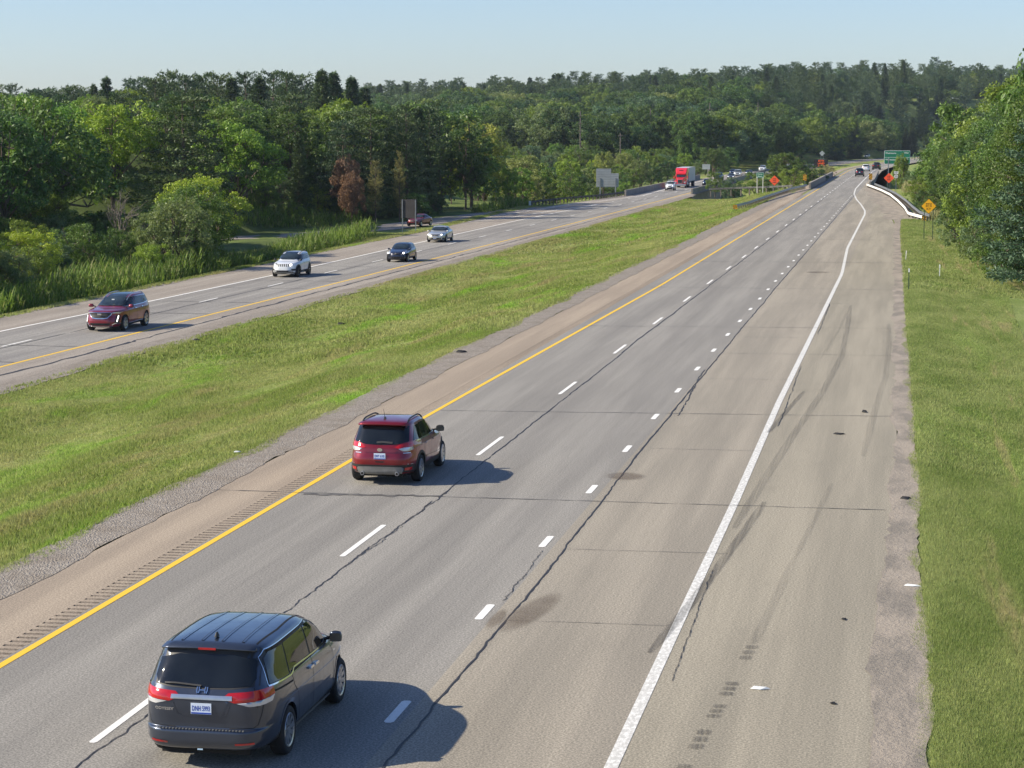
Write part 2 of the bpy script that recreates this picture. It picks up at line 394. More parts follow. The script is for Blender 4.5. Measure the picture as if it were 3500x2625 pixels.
def strip(name, xa, xb, y0, y1, z, mat, label=None):
    """a sheet that follows the bend; xa/xb numbers or functions of y"""
    fa = xa if callable(xa) else (lambda y: xa); fb = xb if callable(xb) else (lambda y: xb)
    ys = [y0] + [y for y in YS if y0 < y < y1] + [y1]
    o = link(name, sheet(name, [(fa(y) + float(cx(y)), fb(y) + float(cx(y)), y) for y in ys], z), mat)
    tag(o, label, kind='structure'); return o
def tab(*p):
    a = np.array(p, dtype=float); return lambda y: np.interp(y, a[:, 0], a[:, 1])
# right-hand carriageway, z = 0
yel_r = tab((0, -15.15), (70, -15.15), (130, -14.5), (480, -14.4))
strip('road', -17.35, -15.72, -60, 1500, 0, M['shoulder_l'])
strip('road', lambda y: -15.32, -7.55, -60, 1500, 0, M['lane'])
strip('road', -7.55, -4.0, -60, 1500, 0, M['lane_tan'])
pav_r = tab((0, -.2), (60, -.15), (85, -.3), (160, -.8), (250, -1.4), (380, -6.2), (480, -6.6), (560, -6.2))
strip('shoulder', -4.0, pav_r, -60, 1500, 0, M['shoulder_r'])
# ragged dirt at the edge of the right shoulder
def ragged(name, xa, xb, y0, y1, step, z, mat, amp=.15, freq=.7, seed=0):
    rs = np.random.RandomState(seed); pts = []; y = y0; j = rs.rand(2) * 9
    fa = xa if callable(xa) else (lambda q: xa); fb = xb if callable(xb) else (lambda q: xb)
    while y <= y1:
        s = lambda k: amp * (math.sin(y * freq + j[k]) + .6 * math.sin(y * freq * 2.7 + j[k] * 2) + .5 * rs.randn())
        pts.append((fa(y) + s(0), fb(y) + s(1), y)); y += step
    o = link(name, sheet(name, pts, z), mat); tag(o, kind='structure'); return o
ragged('dirt_verge', lambda y: pav_r(y) + (-.25 if y < 50 else -.12), lambda y: pav_r(y) + (.70 if y < 40 else .60), 20, 245, .5, .006, M['dirt'], .07, .35, 1)
ragged('dirt_patch', lambda y: pav_r(y) - 1.2, lambda y: float(np.interp(y, [236, 300, 372], [1.4, -.6, -4.4])), 236, 374, 2, .010, M['dirt'], .3, .2, 5)
ragged('gravel_verge', -18.6, -17.3, -20, 340, .5, .008, M['gravel'], .06, .5, 2)
# rumble strip: a row of milled grooves in the left shoulder
def rumble(x0, x1, y0, y1, per, z0, depth):
    V = []; F = []; y = y0; k = 0
    while y < y1:
        for dy, dz in ((0, 0), (.30, 0), (.36, -depth), (.50, -depth), (.56, 0)):
            V += [(x0, y + dy * per / .6, z0 + dz), (x1, y + dy * per / .6, z0 + dz)]
        y += per
    n = len(V) // 2
    F = [(2 * i, 2 * i + 1, 2 * i + 3, 2 * i + 2) for i in range(n - 1)]
    me = mesh('rumble_strip', V, F); me.polygons.foreach_set('material_index', [1 if i % 5 in (1, 2, 3) else 0 for i in range(n - 1)]); return me
o = link('rumble_strip', rumble(-15.74, -15.30, 20, 330, .305, .001, .02), [M['shoulder_l'], M['groove']]); tag(o, 'row of milled grooves in the left shoulder beside the yellow line', kind='structure')
# painted lines
def ribbon(name, pts, w, z, mat, label=None, kind='structure', jag=0.0, seed=0, parent=None):
    rs = np.random.RandomState(seed); V = []; F = []; pts = [Vector(p) for p in pts]; m = len(pts)
    for i, p in enumerate(pts):
        d = (pts[min(i + 1, m - 1)] - pts[max(i - 1, 0)]); d.z = 0; d.normalize(); n = Vector((-d.y, d.x, 0))
        ww = w / 2 * (1 + jag * rs.randn() * .5); off = n * (jag * w * rs.randn() * .5)
        zz = z if len(p) < 3 or p.z == 0 else p.z + z
        for s in (1, -1): q = p + n * (s * ww) + off; V.append((q.x, q.y, zz))
        if i: F.append((2 * i - 2, 2 * i - 1, 2 * i + 1, 2 * i))
    o = link(name, mesh(name, V, F), mat, parent); tag(o, label, kind=kind); return o
def line_pts(fx, y0, y1, step=8): 
    ys = np.arange(y0, y1 + .01, step); return [(fx(y) + float(cx(y)), y, 0) for y in ys]
ribbon('yellow_edge_line', line_pts(yel_r, 20, 1100), .155, .006, M['yellow_line'])
wh = [(30, -4.04), (54, -4.06), (74, -4.17), (100, -4.15), (144, -4.12), (176, -4.65), (203, -4.68), (250, -4.74), (262, -4.95), (285, -5.9), (307, -6.99), (335, -8.0), (366, -8.5), (420, -8.55), (480, -8.5), (560, -8.4)]
wf = tab(*wh)
ribbon('white_edge_line', [(wf(y) + float(cx(y)), y, 0) for y in np.arange(22, 700, 4)], .20, .006, M['white_worn'])
def dashes(name, x, ys, ln, w, z, mat, label):
    for i, y in enumerate(ys):
        xx = x(y) if callable(x) else x; V = []; c0, c1 = float(cx(y - ln / 2)), float(cx(y + ln / 2)); cap = .06
        V = [(xx - w / 2 + c0, y - ln / 2 + cap, z), (xx - w / 4 + c0, y - ln / 2, z), (xx + w / 4 + c0, y - ln / 2, z), (xx + w / 2 + c0, y - ln / 2 + cap, z),
             (xx + w / 2 + c1, y + ln / 2 - cap, z), (xx + w / 4 + c1, y + ln / 2, z), (xx - w / 4 + c1, y + ln / 2, z), (xx - w / 2 + c1, y + ln / 2 - cap, z)]
        o = link(name, mesh(name, V, [tuple(range(8))]), mat); tag(o, label, kind='structure')
dashes('lane_dash', -11.86, [32.3, 47.07, 62.26, 77.12, 91.6, 105.87, 120.2, 134.42, 148.6, 162.86, 176, 190.5, 205, 219.5, 234, 248.5, 263, 277], 3.9, .13, .006, M['white_line'], 'long white dash between the two through lanes')
dashes('lane_dash', -11.80, [296.0 + 11.6 * k for k in range(34)], 3.2, .15, .006, M['white_line'], 'white dash on the bridge deck')
dashes('short_lane_dash', tab((30, -7.75), (80, -7.9), (330, -8.1)), [32.9 + 7.36 * k for k in range(33)] + [277.0, 283.6, 289.5, 295, 301, 307, 313.5, 319.7, 325.8], 1.35, .16, .006, M['white_line'], 'short white dash beside the exit lane')
# opposite carriageway, z = -1.9
ZL = -1.9
yel_l = tab((0, -42.2), (97, -42.05), (160, -41.3), (217, -40.7), (304, -40.1), (440, -39.7), (620, -39.9))
pvl = tab((0, -38.6), (150, -38.2), (270, -37.4), (420, -37.9), (620, -37.9))
whl = tab((0, -49.9), (115, -49.7), (136, -48.9), (163, -48.5), (215, -48.5), (270, -48.6), (308, -48.0), (345, -47.3), (420, -47.0), (620, -47.0))
outl = tab((0, -52.9), (250, -53.4), (300, -55.2), (340, -54.4), (370, -50.6), (400, -48.9), (620, -49.6))
strip('road', lambda y: yel_l(y) - .0, whl, -60, 1500, ZL, M['lane_far'])
strip('shoulder', pvl, lambda y: yel_l(y) + .001, -60, 1500, ZL, M['shoulder_far'])
strip('shoulder', lambda y: whl(y) - .001, outl, -60, 1500, ZL, M['shoulder_far'])
ragged('gravel_verge', lambda y: pvl(y) - .9, lambda y: pvl(y) + .75, -20, 390, 1.0, ZL + .008, M['gravel'], .10, .3, 3)
ragged('gravel_verge', lambda y: outl(y) - .35, lambda y: outl(y) + .05, 40, 330, 1.0, ZL + .007, M['gravel'], .08, .3, 4)
def zribbon(name, pts, w, mat, label=None, jag=0.0, seed=0, dz=.006): return ribbon(name, [(a, b, ZL) for a, b in pts], w, dz, mat, label, jag=jag, seed=seed)
zribbon('yellow_edge_line', [(yel_l(y) + float(cx(y)), y) for y in np.arange(60, 1200, 10)], .20, M['yellow_line'])
zribbon('white_edge_line', [(whl(y) + float(cx(y)), y) for y in np.arange(70, 345, 8)], .20, M['white_line'])
zribbon('white_edge_line', [(-56.6, 256), (-54.6, 267), (-51.85, 278), (-50.69, 292), (-49.41, 315.6), (-47.3, 342)], .20, M['white_line'])
zribbon('white_edge_line', [(-57.5, 262), (-55.6, 280), (-54.0, 293), (-53.2, 307), (-51.2, 341), (-49.1, 353.3), (-47.6, 372), (-46.3, 389), (-46.9, 420), (-47.2, 500), (-47.4, 600), (-45.5, 680), (-35, 800), (-24, 900)], .18, M['white_line'])
tl = tab((0, -46.2), (108, -46.03), (141, -45.4), (204, -44.95), (304, -44.1), (431, -42.9), (620, -43.2))
dsh = [108.4 + 15.24 * k for k in range(21)] + [430 + 15.24 * k for k in range(30)]
def zd(*a):
    n0 = len(C.objects); dashes(*a)
dashes('lane_dash', tl, [y for y in dsh], 3.9, .14, ZL + .006, M['white_line'], 'white dash between the lanes of the opposite carriageway')
dashes('short_lane_dash', tab((350, -46.9), (420, -45.6)), [352 + 9 * k for k in range(8)], 1.5, .16, ZL + .006, M['white_line'], 'short white dash at the merging lane')
# exit ramp on the far left
rp = [(-50.5, 322), (-53.5, 290), (-56.2, 262), (-57.8, 246), (-60.6, 234), (-64.5, 225), (-70, 218), (-79, 211), (-95, 203), (-130, 193)]
V = []; F = []
for i, (a, b) in enumerate(rp):
    p0 = Vector(rp[max(i - 1, 0)]); p1 = Vector(rp[min(i + 1, len(rp) - 1)]); d = (p1 - p0).normalized(); n = Vector((d.y, -d.x)); n = n if n.x < 0 or n.y > 0 else -n
    V += [(a, b, ZL + .002), (a + n.x * 6.2, b + n.y * 6.2, ZL + .002)]
    if i: F.append((2 * i - 2, 2 * i - 1, 2 * i + 1, 2 * i))
tag(link('ramp', mesh('ramp', V, F), M['shoulder_far']), 'pale exit ramp curving away beyond the grass', kind='structure')
# tarred seams and cracks
def crack(name, x0, y0, x1, y1, w, z, seed, step=.35, wob=.05, mat='tar', label=None, branch=False):
    rs = np.random.RandomState(seed); n = max(3, int(math.hypot(x1 - x0, y1 - y0) / step)); pts = []; o = 0.0
    for i in range(n + 1):
        t = i / n; o = o * .72 + rs.randn() * wob * .30
        dx, dy = (y1 - y0), -(x1 - x0); L = math.hypot(dx, dy)
        pts.append((x0 + (x1 - x0) * t + dx / L * o, y0 + (y1 - y0) * t + dy / L * o, z if z < 0 else 0))
    return ribbon(name, pts, w, .009 if z < 0 else z, M[mat], label, jag=.6, seed=seed)
def poly_crack(name, P, w, z, seed, **k):
    for i in range(len(P) - 1): crack(name, *P[i], *P[i + 1], w, z, seed + i, **k)
crack('tar_seam', -11.62, 26, -11.45, 52.5, .024, .009, 21, step=.16, wob=.05, label='cracked joint between the through lanes')
crack('tar_seam', -11.50, 44, -11.36, 54.0, .018, .010, 22, step=.16, wob=.07, label='second branch of the cracked joint between the through lanes')
crack('tar_seam', -11.42, 53, -11.55, 90, .036, .009, 23, step=.4, wob=.025, label='joint beside the dashes beyond the transverse crack')
crack('tar_seam', -11.60, 90, -11.62, 330, .05, .009, 24, 1.2, wob=.03, label='long joint running to the bridge')
crack('tar_seam', -7.28, 26, -7.24, 44.5, .036, .009, 25, step=.3, wob=.015, label='black tarred joint beside the exit lane')
crack('tar_seam', -7.24, 44.5, -7.42, 62, .034, .009, 26, wob=.01, label='tarred joint beside the exit lane, middle stretch')
crack('tar_seam', -7.42, 62, -7.55, 110, .04, .009, 27, .6, wob=.014, label='tarred joint beside the exit lane, farther stretch')
crack('tar_seam', -7.55, 110, -7.75, 330, .045, .009, 28, 1.5, wob=.03, label='tarred joint beside the exit lane, farthest stretch')
crack('tar_seam', -7.62, 41.3, -7.70, 46.5, .015, .010, 29, .12, .06, label='hairline crack left of the exit-lane joint')
crack('tar_seam', -7.15, 70, -7.62, 84, .035, .010, 30, .3, .05, label='forked crack beside the exit-lane joint')
crack('tar_seam', -3.70, 35.6, -3.86, 45, .013, .010, 31, .15, .03, label='thin crack just right of the white edge line')
crack('tar_seam', -3.84, 68, -3.98, 86, .018, .010, 32, .3, .03, label='crack right of the white line beyond the skid marks')
crack('tar_seam', -3.9, 100, -4.0, 118, .022, .010, 33, .4, .03, label='faint crack along the white line farther on')
for i, (ya, yb, w, xa, xb, lb) in enumerate([(53.15, 53.15, .035, -17.3, -.4, 'nearest transverse joint'), (70.0, 71.1, .04, -15.0, -.4, 'second transverse joint'), (90.6, 90.8, .035, -7.4, -.5, 'third transverse joint'),
        (102.4, 103.6, .05, -15.0, -.6, 'fourth transverse joint'), (129.2, 129.5, .06, -15.0, -.6, 'fifth transverse joint'), (118, 118.5, .04, -7, -3, 'short transverse joint'), (156, 156.5, .09, -15, -.8, 'sixth transverse joint'), (190, 190.5, .1, -15, -1, 'seventh transverse joint'), (228, 228.6, .12, -15, -1.2, 'eighth transverse joint'), (292, 292, .12, -15, -5, 'joint before the bridge')]):
    crack('transverse_joint', xa, ya, xb, yb, w, .0095 + i * .0004, 40 + i, .25, .03, label=lb + ' across the right carriageway')
for k, yy in enumerate((39.6, 46.8, 62.5, 81, 98, 145, 172)): crack('hairline_crack', -7.2, yy, -4.2 + .6 * math.sin(k), yy + .1, .012 + yy * .0001, .0102, 70 + k, .15, .02, label=None)
crack('repair_patch', -14.9, 52.9, -11.4, 53.25, .20, .0086, 61, .15, .05, mat='patch_tar', label='dark tar repair across the left lane')
crack('tar_seam', -38.9, 60, -38.95, 330, .10, -1.9, 62, .9, .10, label='broken dark edge of the opposite shoulder') if False else None
poly_crack('tar_seam', [(-40.6, 85), (-40.3, 110), (-40.2, 150), (-39.7, 190), (-39.2, 260), (-38.9, 330)], .16, -1.9, 63, step=.9, wob=.08)
poly_crack('tar_seam', [(-45.85, 95), (-45.1, 141), (-44.7, 204), (-43.9, 304), (-43.0, 400)], .07, -1.9, 73, step=1.2, wob=.05)
for i, y in enumerate((99, 107, 128, 137, 150, 158, 176, 196, 221, 250)): crack('transverse_joint', yel_l(y) - .2, y, whl(y) + .3, y + .5, .09, -1.9, 80 + i, .5, .1)
# stains and rubber
def stain(x, y, rx, ry, rot, lb, z=.011, mat='oil', seed=1):
    rs = np.random.RandomState(seed); ph = rs.rand(3) * 6.28
    V = [(0, 0, 0)]; n = 28
    for i in range(n):
        t = 2 * math.pi * i / n; r = 1 + .12 * math.sin(2 * t + ph[0]) + .08 * math.sin(3 * t + ph[1]) + .05 * math.sin(5 * t + ph[2])
        V.append((r * math.cos(t), r * math.sin(t), 0))
    o = link('oil_stain', mesh('oil_stain', V, [(0, 1 + i, 1 + (i + 1) % n) for i in range(n)]), M[mat], None, (x, y, z)); o.scale = (rx, ry, 1); o.rotation_euler = (0, 0, rot)
    tag(o, lb, kind='structure')
stain(-6.92, 40.4, .40, 2.1, -.12, 'large brown oil stain beside the black joint', seed=1)
stain(-7.25, 57.25, .62, .8, .2, 'small brown oil stain farther up the exit lane', seed=2)
stain(-7.45, 39.7, .16, 1.0, 0, 'dark damp patch left of the black joint', z=.0115, seed=3)
stain(-5.75, 145.0, .9, 1.1, .1, 'dark stain across the exit lane in the distance', seed=4)
def skid(P, w, lb, mat='rubber_mark', z=.012, lanes=4):
    Q = []
    for i in range(len(P) - 1):
        for q in range(8): f = q / 8; Q.append((P[i][0] + (P[i + 1][0] - P[i][0]) * f, P[i][1] + (P[i + 1][1] - P[i][1]) * f))
    Q.append(P[-1]); V = []; F = []
    for i, (a, b) in enumerate(Q):
        e = w / 2 * min(1, .55 + 6 * min(i, len(Q) - 1 - i) / len(Q)); V += [(a - e, b, z), (a + e, b, z)]
        if i: F.append((2 * i - 2, 2 * i - 1, 2 * i + 1, 2 * i))
    tag(link('skid_mark', mesh('skid_mark', V, F), M[mat]), lb, kind='structure')
skid([(-4.3, 37.5), (-4.0, 41.5), (-3.82, 44.5), (-3.57, 49.2), (-3.34, 53.8)], .20, 'dark skid mark crossing over the white line', 'rubber_mark', .0125)
skid([(-3.80, 50), (-3.55, 58), (-3.24, 66.8), (-2.82, 77.7), (-2.53, 90.2), (-2.69, 104.7), (-2.88, 117)], .24, 'long curving skid mark on the shoulder', 'rubber_mid')
skid([(-4.05, 66.5), (-3.80, 71.5), (-3.48, 77.5)], .16, 'short dark skid mark beside the white line')
skid([(-3.33, 89), (-3.0, 103.8), (-2.95, 113.5)], .12, 'thin skid mark far up the shoulder', 'rubber_faint', .0128, 2)
skid([(-1.10, 62), (-.92, 73), (-.69, 82.8), (-.67, 95.5), (-.79, 106)], .22, 'curved tyre track at the shoulder edge', 'rubber_faint')
for i, (a, b, c, d) in enumerate([(-3.04, 29.6, -2.99, 30.9), (-2.95, 31.6, -2.88, 32.8), (-2.84, 33.4, -2.78, 34.3), (-2.76, 34.8, -2.70, 35.8), (-2.62, 37.3, -2.56, 38.5)]):
    for q in range(3): f0, f1 = q / 3, q / 3 + .24; skid([(a + (c - a) * f0, b + (d - b) * f0), (a + (c - a) * f1, b + (d - b) * f1)], .22, 'broken patches of tyre rubber near the picture edge', 'rubber_mark', .012, 5)
skid([(-2.56, 38.5), (-2.43, 41.5), (-2.25, 46.5)], .18, 'faint tyre track running up the shoulder', 'rubber_faint', .012, 3)
skid([(-2.25, 46.5), (-2.0, 52), (-1.8, 57)], .14, 'faint tyre track continuing up the shoulder', 'rubber_faint', .0118, 5)

# ------------------------------------------------------------------ bridges
def wall_run(name, pts, h, t, mat, parent, zb=None, cap=True):
    V = []; F = []; m = len(pts)
    for i, p in enumerate(pts):
        d = Vector(pts[min(i + 1, m - 1)][:2]) - Vector(pts[max(i - 1, 0)][:2]); d.normalize(); n = Vector((-d.y, d.x)) * t / 2
        z0 = p[2] if zb is None else zb
        for s, zz in ((1, z0), (1, p[2] + h), (-1, p[2] + h), (-1, z0)): V.append((p[0] + n.x * s, p[1] + n.y * s, zz))
        if i:
            a = 4 * (i - 1); b = 4 * i
            for k in range(4): F.append((a + k, a + (k + 1) % 4, b + (k + 1) % 4, b + k))
    F.append((3, 2, 1, 0)); F.append((4 * m - 4, 4 * m - 3, 4 * m - 2, 4 * m - 1))
    return link(name, mesh(name, V, F), mat, parent)
br = empty('bridge', (-11, 420, 0), 0, 'low concrete road bridge carrying the right carriageway over the river', 'bridge')
def rel(pts, o): return [(a - o[0], b - o[1], z - o[2]) for a, b, z in pts]
O = (-11, 420, 0)
wall_run('parapet', rel([(-16.0, 366, 0), (-15.95, 400, 0), (-15.9, 472, 0)], O), .92, .30, M['concrete'], br, -1.2)
wall_run('coping', rel([(-16.0, 366, .92), (-15.95, 400, .92), (-15.9, 472, .92)], O), .06, .40, M['sign_white'] if False else M['concrete'], br)
wall_run('parapet', rel([(-6.35, 377, 0), (-6.1, 400, 0), (-6.3, 440, 0), (-6.6, 492, 0)], O), .92, .30, M['concrete'], br, -1.2)
MB().box((0, 0, -.75), (9.6, 108, 1.3)).build('deck', M['concrete'], br)
bl = empty('bridge', (-44, 470, -1.9), 0, 'low concrete road bridge carrying the opposite carriageway past the red truck', 'bridge')
O = (-44, 470, -1.9)
wall_run('parapet', rel([(-49.2, 386, -1.9), (-49.0, 400, -1.9), (-49.2, 450, -1.9), (-50.0, 535, -1.9)], O), 1.0, .30, M['concrete'], bl, -3)
wall_run('parapet', rel([(-38.6, 398, -1.9), (-38.6, 450, -1.9), (-38.7, 520, -1.9), (-39.1, 612, -1.9)], O), 1.0, .30, M['concrete'], bl, -4.5)
MB().box((0, -20, -.85), (10.2, 100, 1.3)).build('deck', M['concrete'], bl)

# ------------------------------------------------------------------ guardrails
PROF = [(0, .0), (.03, .04), (.08, .05), (.12, .01), (.155, -.005), (.19, .01), (.23, .05), (.28, .04), (.31, 0)]
def wbeam(pts, side, zc):
    """one corrugated rail panel through pts"""
    V = []; F = []; m = len(pts); K = len(PROF)
    for i, p in enumerate(pts):
        d = Vector(pts[min(i + 1, m - 1)][:2]) - Vector(pts[max(i - 1, 0)][:2]); d.normalize(); n = Vector((-d.y, d.x)) * side
        for z, o in PROF: V.append((p[0] + n.x * o, p[1] + n.y * o, p[2] + zc + z))
        for z, o in reversed(PROF): V.append((p[0] + n.x * (o - .02), p[1] + n.y * (o - .02), p[2] + zc + z))
        if i:
            a = 2 * K * (i - 1); b = 2 * K * i
            for k in range(2 * K): F.append((a + k, a + (k + 1) % (2 * K), b + (k + 1) % (2 * K), b + k))
    return mesh('rail', V, F)
post_me = None
def guardrail(label, pts, side, mat_rail, group=None, panel=7.6, post_sp=1.9, h=.75, name='guardrail', double=False, post_mat='post_wood'):
    global post_me
    P = [Vector(p) for p in pts]; L = [0.0]
    for i in range(1, len(P)): L.append(L[-1] + (P[i] - P[i - 1]).length)
    def pt(s):
        for i in range(1, len(P)):
            if s <= L[i] or i == len(P) - 1:
                t = (s - L[i - 1]) / (L[i] - L[i - 1]); return P[i - 1].lerp(P[i], min(max(t, 0), 1))
    o0 = P[0]; t = empty(name, o0, 0, label, 'guardrail', group)
    s = 0.0
    while s < L[-1] - .5:
        e = min(s + panel, L[-1]); q = [pt(s + (e - s) * k / 3) - o0 for k in range(4)]
        for zc in ((h - .31, h - .68) if double else (h - .31,)): link('rail', wbeam([tuple(v) for v in q], side, zc), mat_rail, t)
        s = e
    if post_me is None: post_me = MB().box((0, 0, -.1), (.15, .2, 1.5)).build('post', M[post_mat]); me = post_me.data; bpy.data.objects.remove(post_me); post_me = me
    s = .3
    while s < L[-1]:
        q = pt(s) - o0; d = pt(min(s + 1, L[-1])) - pt(max(s - 1, 0)); n = Vector((-d.y, d.x, 0)).normalized() * side
        o = link('post', post_me, None, t, (q.x - n.x * .14, q.y - n.y * .14, q.z)); o.rotation_euler = (0, 0, math.atan2(n.y, n.x)); s += post_sp
    return t
def stripes_board(name, w, h, parent, loc, rz=0.0, n=5, slope=1):
    """yellow board with black diagonal bars, facing -Y"""
    b = MB().box((0, 0, 0), (w, .03, h)).build(name, M['sign_yellow'], parent, loc=loc); b.rotation_euler = (0, 0, rz)
    bm = MB(); st = h / n * 1.15
    for k in range(-2, n + 2):
        z0 = -h / 2 + k * st
        q = [(-w / 2, z0), (w / 2, z0 + slope * w), (w / 2, z0 + slope * w + st / 2), (-w / 2, z0 + st / 2)]
        q = [(x, max(-h / 2, min(h / 2, z))) for x, z in q]
        if max(z for _, z in q) - min(z for _, z in q) < .01: continue
        bm.add([(x, -.019, z) for x, z in q], [(0, 1, 2, 3)])
    bm.build('stripe', M['sign_black'], b); return b
g = guardrail('grey guardrail in the median leading up to the near bridge parapet', [(-20.5, 266, -.25), (-19.7, 278, -.2), (-19.1, 298, -.1), (-18.3, 325, -.02), (-17.9, 339, 0), (-16.4, 365, 0)], -1, M['galv'])
stripes_board('end_marker', .5, .5, g, (0, -.3, .5), 0, 3)
g = guardrail('long guardrail on the outer edge of the opposite carriageway beside the bushes', [(-56.6, 330, -1.95), (-55.6, 338, -1.9), (-53.6, 352, -1.9), (-51.0, 366, -1.9), (-49.4, 385, -1.9)], 1, M['rail_dark'], h=.78)
MB().box((0, -.5, .4), (.35, .1, .8)).build('end_marker', M['sign_white'], g)
guardrail('guardrail crossing the median between the two bridges, behind the green river sign', [(-35.5, 398, -1.6), (-30, 397, -1.3), (-24, 393, -1.0), (-19.8, 386, -.6)], -1, M['rail_dark'])
guardrail('short guardrail behind the striped marker on the far bank', [(-24, 468, -.7), (-16.5, 476, -.2)], -1, M['galv_dull'])
g = guardrail('white plastic covered guardrail bending away from the right shoulder', [(-6.9, 376, 0), (-5.6, 360, 0), (-4.1, 341, 0), (-2.5, 316, 0), (-1.2, 285, 0), (-.35, 261, -.02), (0.05, 243, -.05), (1.55, 234.5, -.15)], -1, M['white_plastic'], h=.62)
stripes_board('end_marker', .45, .6, g, (1.7 + 6.9, 234.3 - 376, .15), 0, 3)
guardrail('dark steel guardrail behind the white covered one', [(-5.6, 376, -.1), (-3.4, 345, -.1), (-1.6, 315, -.1), (-.3, 285, -.1), (.5, 262, -.12), (1.3, 244, -.2), (2.3, 236.5, -.3)], -1, M['galv_dull'], h=.85)

# ------------------------------------------------------------------ signs
def post(parent, x, z0, z1, mat='galv', w=.07): return MB().box((x, .03, (z0 + z1) / 2), (w, w, z1 - z0)).build('post', M[mat], parent)
def rrect(w, h, r, n=4, cx_=0, cz=0):
    P = []
    for sx, sz, a0 in ((1, 1, 0), (-1, 1, 90), (-1, -1, 180), (1, -1, 270)):
        for k in range(n + 1):
            a = R_(a0 + 90 * k / n); P.append((cx_ + sx * (w / 2 - r) + r * math.cos(a), cz + sz * (h / 2 - r) + r * math.sin(a)))
    return P
def plate(name, P, t, mat, parent, y=0.0, loc=(0, 0, 0)):
    n = len(P); V = [(x, y, z) for x, z in P] + [(x, y + t, z) for x, z in P]
    F = [tuple(range(n - 1, -1, -1)), tuple(range(n, 2 * n))] + [(i, (i + 1) % n, n + (i + 1) % n, n + i) for i in range(n)]
    me = mesh(name, V, F); bm = bmesh.new(); bm.from_mesh(me); bmesh.ops.recalc_face_normals(bm, faces=bm.faces[:]); bm.to_mesh(me); bm.free()
    return link(name, me, mat, parent, loc)
def diamond(d, r=.06):
    P = rrect(d, d, r); return [((x - z) * .7071, (x + z) * .7071) for x, z in P]
s = empty('warning_sign', (1.80, 194.1, -.15), 0, 'yellow diamond sign reading BRIDGE MAY BE ICY on two green posts at the right verge', 'sign')
plate('sign_border', diamond(.93), .012, M['sign_black'], s, -.004, (0, 0, 2.93)); plate('sign_panel', diamond(.895), .014, M['sign_yellow'], s, -.010, (0, 0, 2.93))
post(s, -.36, -.6, 3.0, 'post_green', .065); post(s, .38, -.6, 3.0, 'post_green', .065)
lettering('BRIDGE', s, M['sign_black'], (0, -.014, 3.13), .5, .12, bold=.012); lettering('MAY BE', s, M['sign_black'], (0, -.014, 2.95), .52, .12, bold=.012); lettering('ICY', s, M['sign_black'], (0, -.014, 2.70), .36, .20, bold=.012)
def road_work(x, y, z, d, pz0, pz1, label, px):
    s = empty('construction_sign', (x, y, z), 0, label, 'sign', 'orange road work signs')
    plate('sign_panel', diamond(d), .012, M['sign_orange'], s, 0)
    for t, zz in (('ROAD', .24 * d), ('WORK', 0), ('AHEAD', -.24 * d)): lettering(t, s, M['sign_black'], (0, -.004, zz), (.52 if t == 'AHEAD' else .44) * d, .15 * d, bold=.02)
    for q in px: post(s, q, pz0, pz1, 'galv_dull', .05)
road_work(-2.82, 330, 2.50, 1.06, -3.1, -.1, 'orange ROAD WORK AHEAD diamond at the right edge, beside the numbered shield', (-.16, .16))
road_work(-21.44, 360, 1.42, 1.18, -2.1, -.1, 'orange ROAD WORK AHEAD diamond in the median, beside the green river sign', (-.3, .6))
s = empty('river_sign', (-25.97, 393, -1.2), 0, 'small green Huron River sign on two pale posts in the median', 'sign')
plate('sign_border', rrect(1.33, .98, .1), .01, M['sign_white'], s, 0, (0, 0, 2.86)); plate('sign_panel', rrect(1.25, .90, .08), .012, M['sign_green'], s, -.008, (0, 0, 2.86))
lettering('Huron', s, M['sign_white'], (0, -.012, 3.06), .85, .26, bold=.01); lettering('River', s, M['sign_white'], (0, -.012, 2.68), .80, .26, bold=.01)
post(s, -.52, -.3, 2.6, 'white_plastic', .12); post(s, .52, -.3, 2.6, 'white_plastic', .12)
def obj_marker(x, y, z, w, h, label, slope):
    s = empty('object_marker', (x, y, z), 0, label, 'marker', 'striped object markers at the bridge ends')
    stripes_board('marker_board', w, h, s, (0, 0, 1.9), 0, 4, slope); post(s, 0, -.3, 1.4, 'galv_dull')
obj_marker(-16.63, 362, 0, .58, 1.05, 'black and yellow striped marker at the left bridge parapet', -1)
obj_marker(-6.20, 372, 0, .56, 1.05, 'black and yellow striped marker at the right bridge parapet', 1)
s = empty('message_board', (-19.4, 500, 0), 0, 'dark electronic message board showing orange words above the median', 'message board')
plate('board', rrect(3.1, 1.75, .05), .35, M['sign_black'], s, 0, (0, 0, 2.35)); MB().box((0, .17, .8), (.14, .14, 2.2)).build('mast', M['galv_dull'], s)
MB().box((0, .12, 3.27), (1.5, .3, .1)).build('solar_panel', M['galv_dull'], s)
for t, zz, ww in (('BOTH', 2.92, 1.2), ('LANES', 2.35, 1.45), ('AHEAD', 1.78, 1.5)): lettering(t, s, M['led_orange'], (.02, -.012, zz), ww, .38, bold=.0)
s = empty('route_sign', (-1.78, 330, -.2), 0, 'white route shield 23 under a NORTH plate on a single post', 'sign')
post(s, 0, -.4, 3.7); plate('direction_panel', rrect(.62, .36, .04), .01, M['sign_white'], s, 0, (0, 0, 3.50)); lettering('NORTH', s, M['sign_black'], (0, -.004, 3.50), .5, .15)
plate('shield_border', rrect(.60, .56, .1), .01, M['sign_black'], s, 0, (0, 0, 2.95)); plate('shield_panel', rrect(.54, .50, .16), .012, M['sign_white'], s, -.008, (0, 0, 2.95)); lettering('23', s, M['sign_black'], (0, -.013, 2.95), .36, .30, bold=.03)
s = empty('exit_sign', (-2.45, 480, 0), 0, 'large green exit sign half hidden by the tree beyond the right parapet', 'sign')
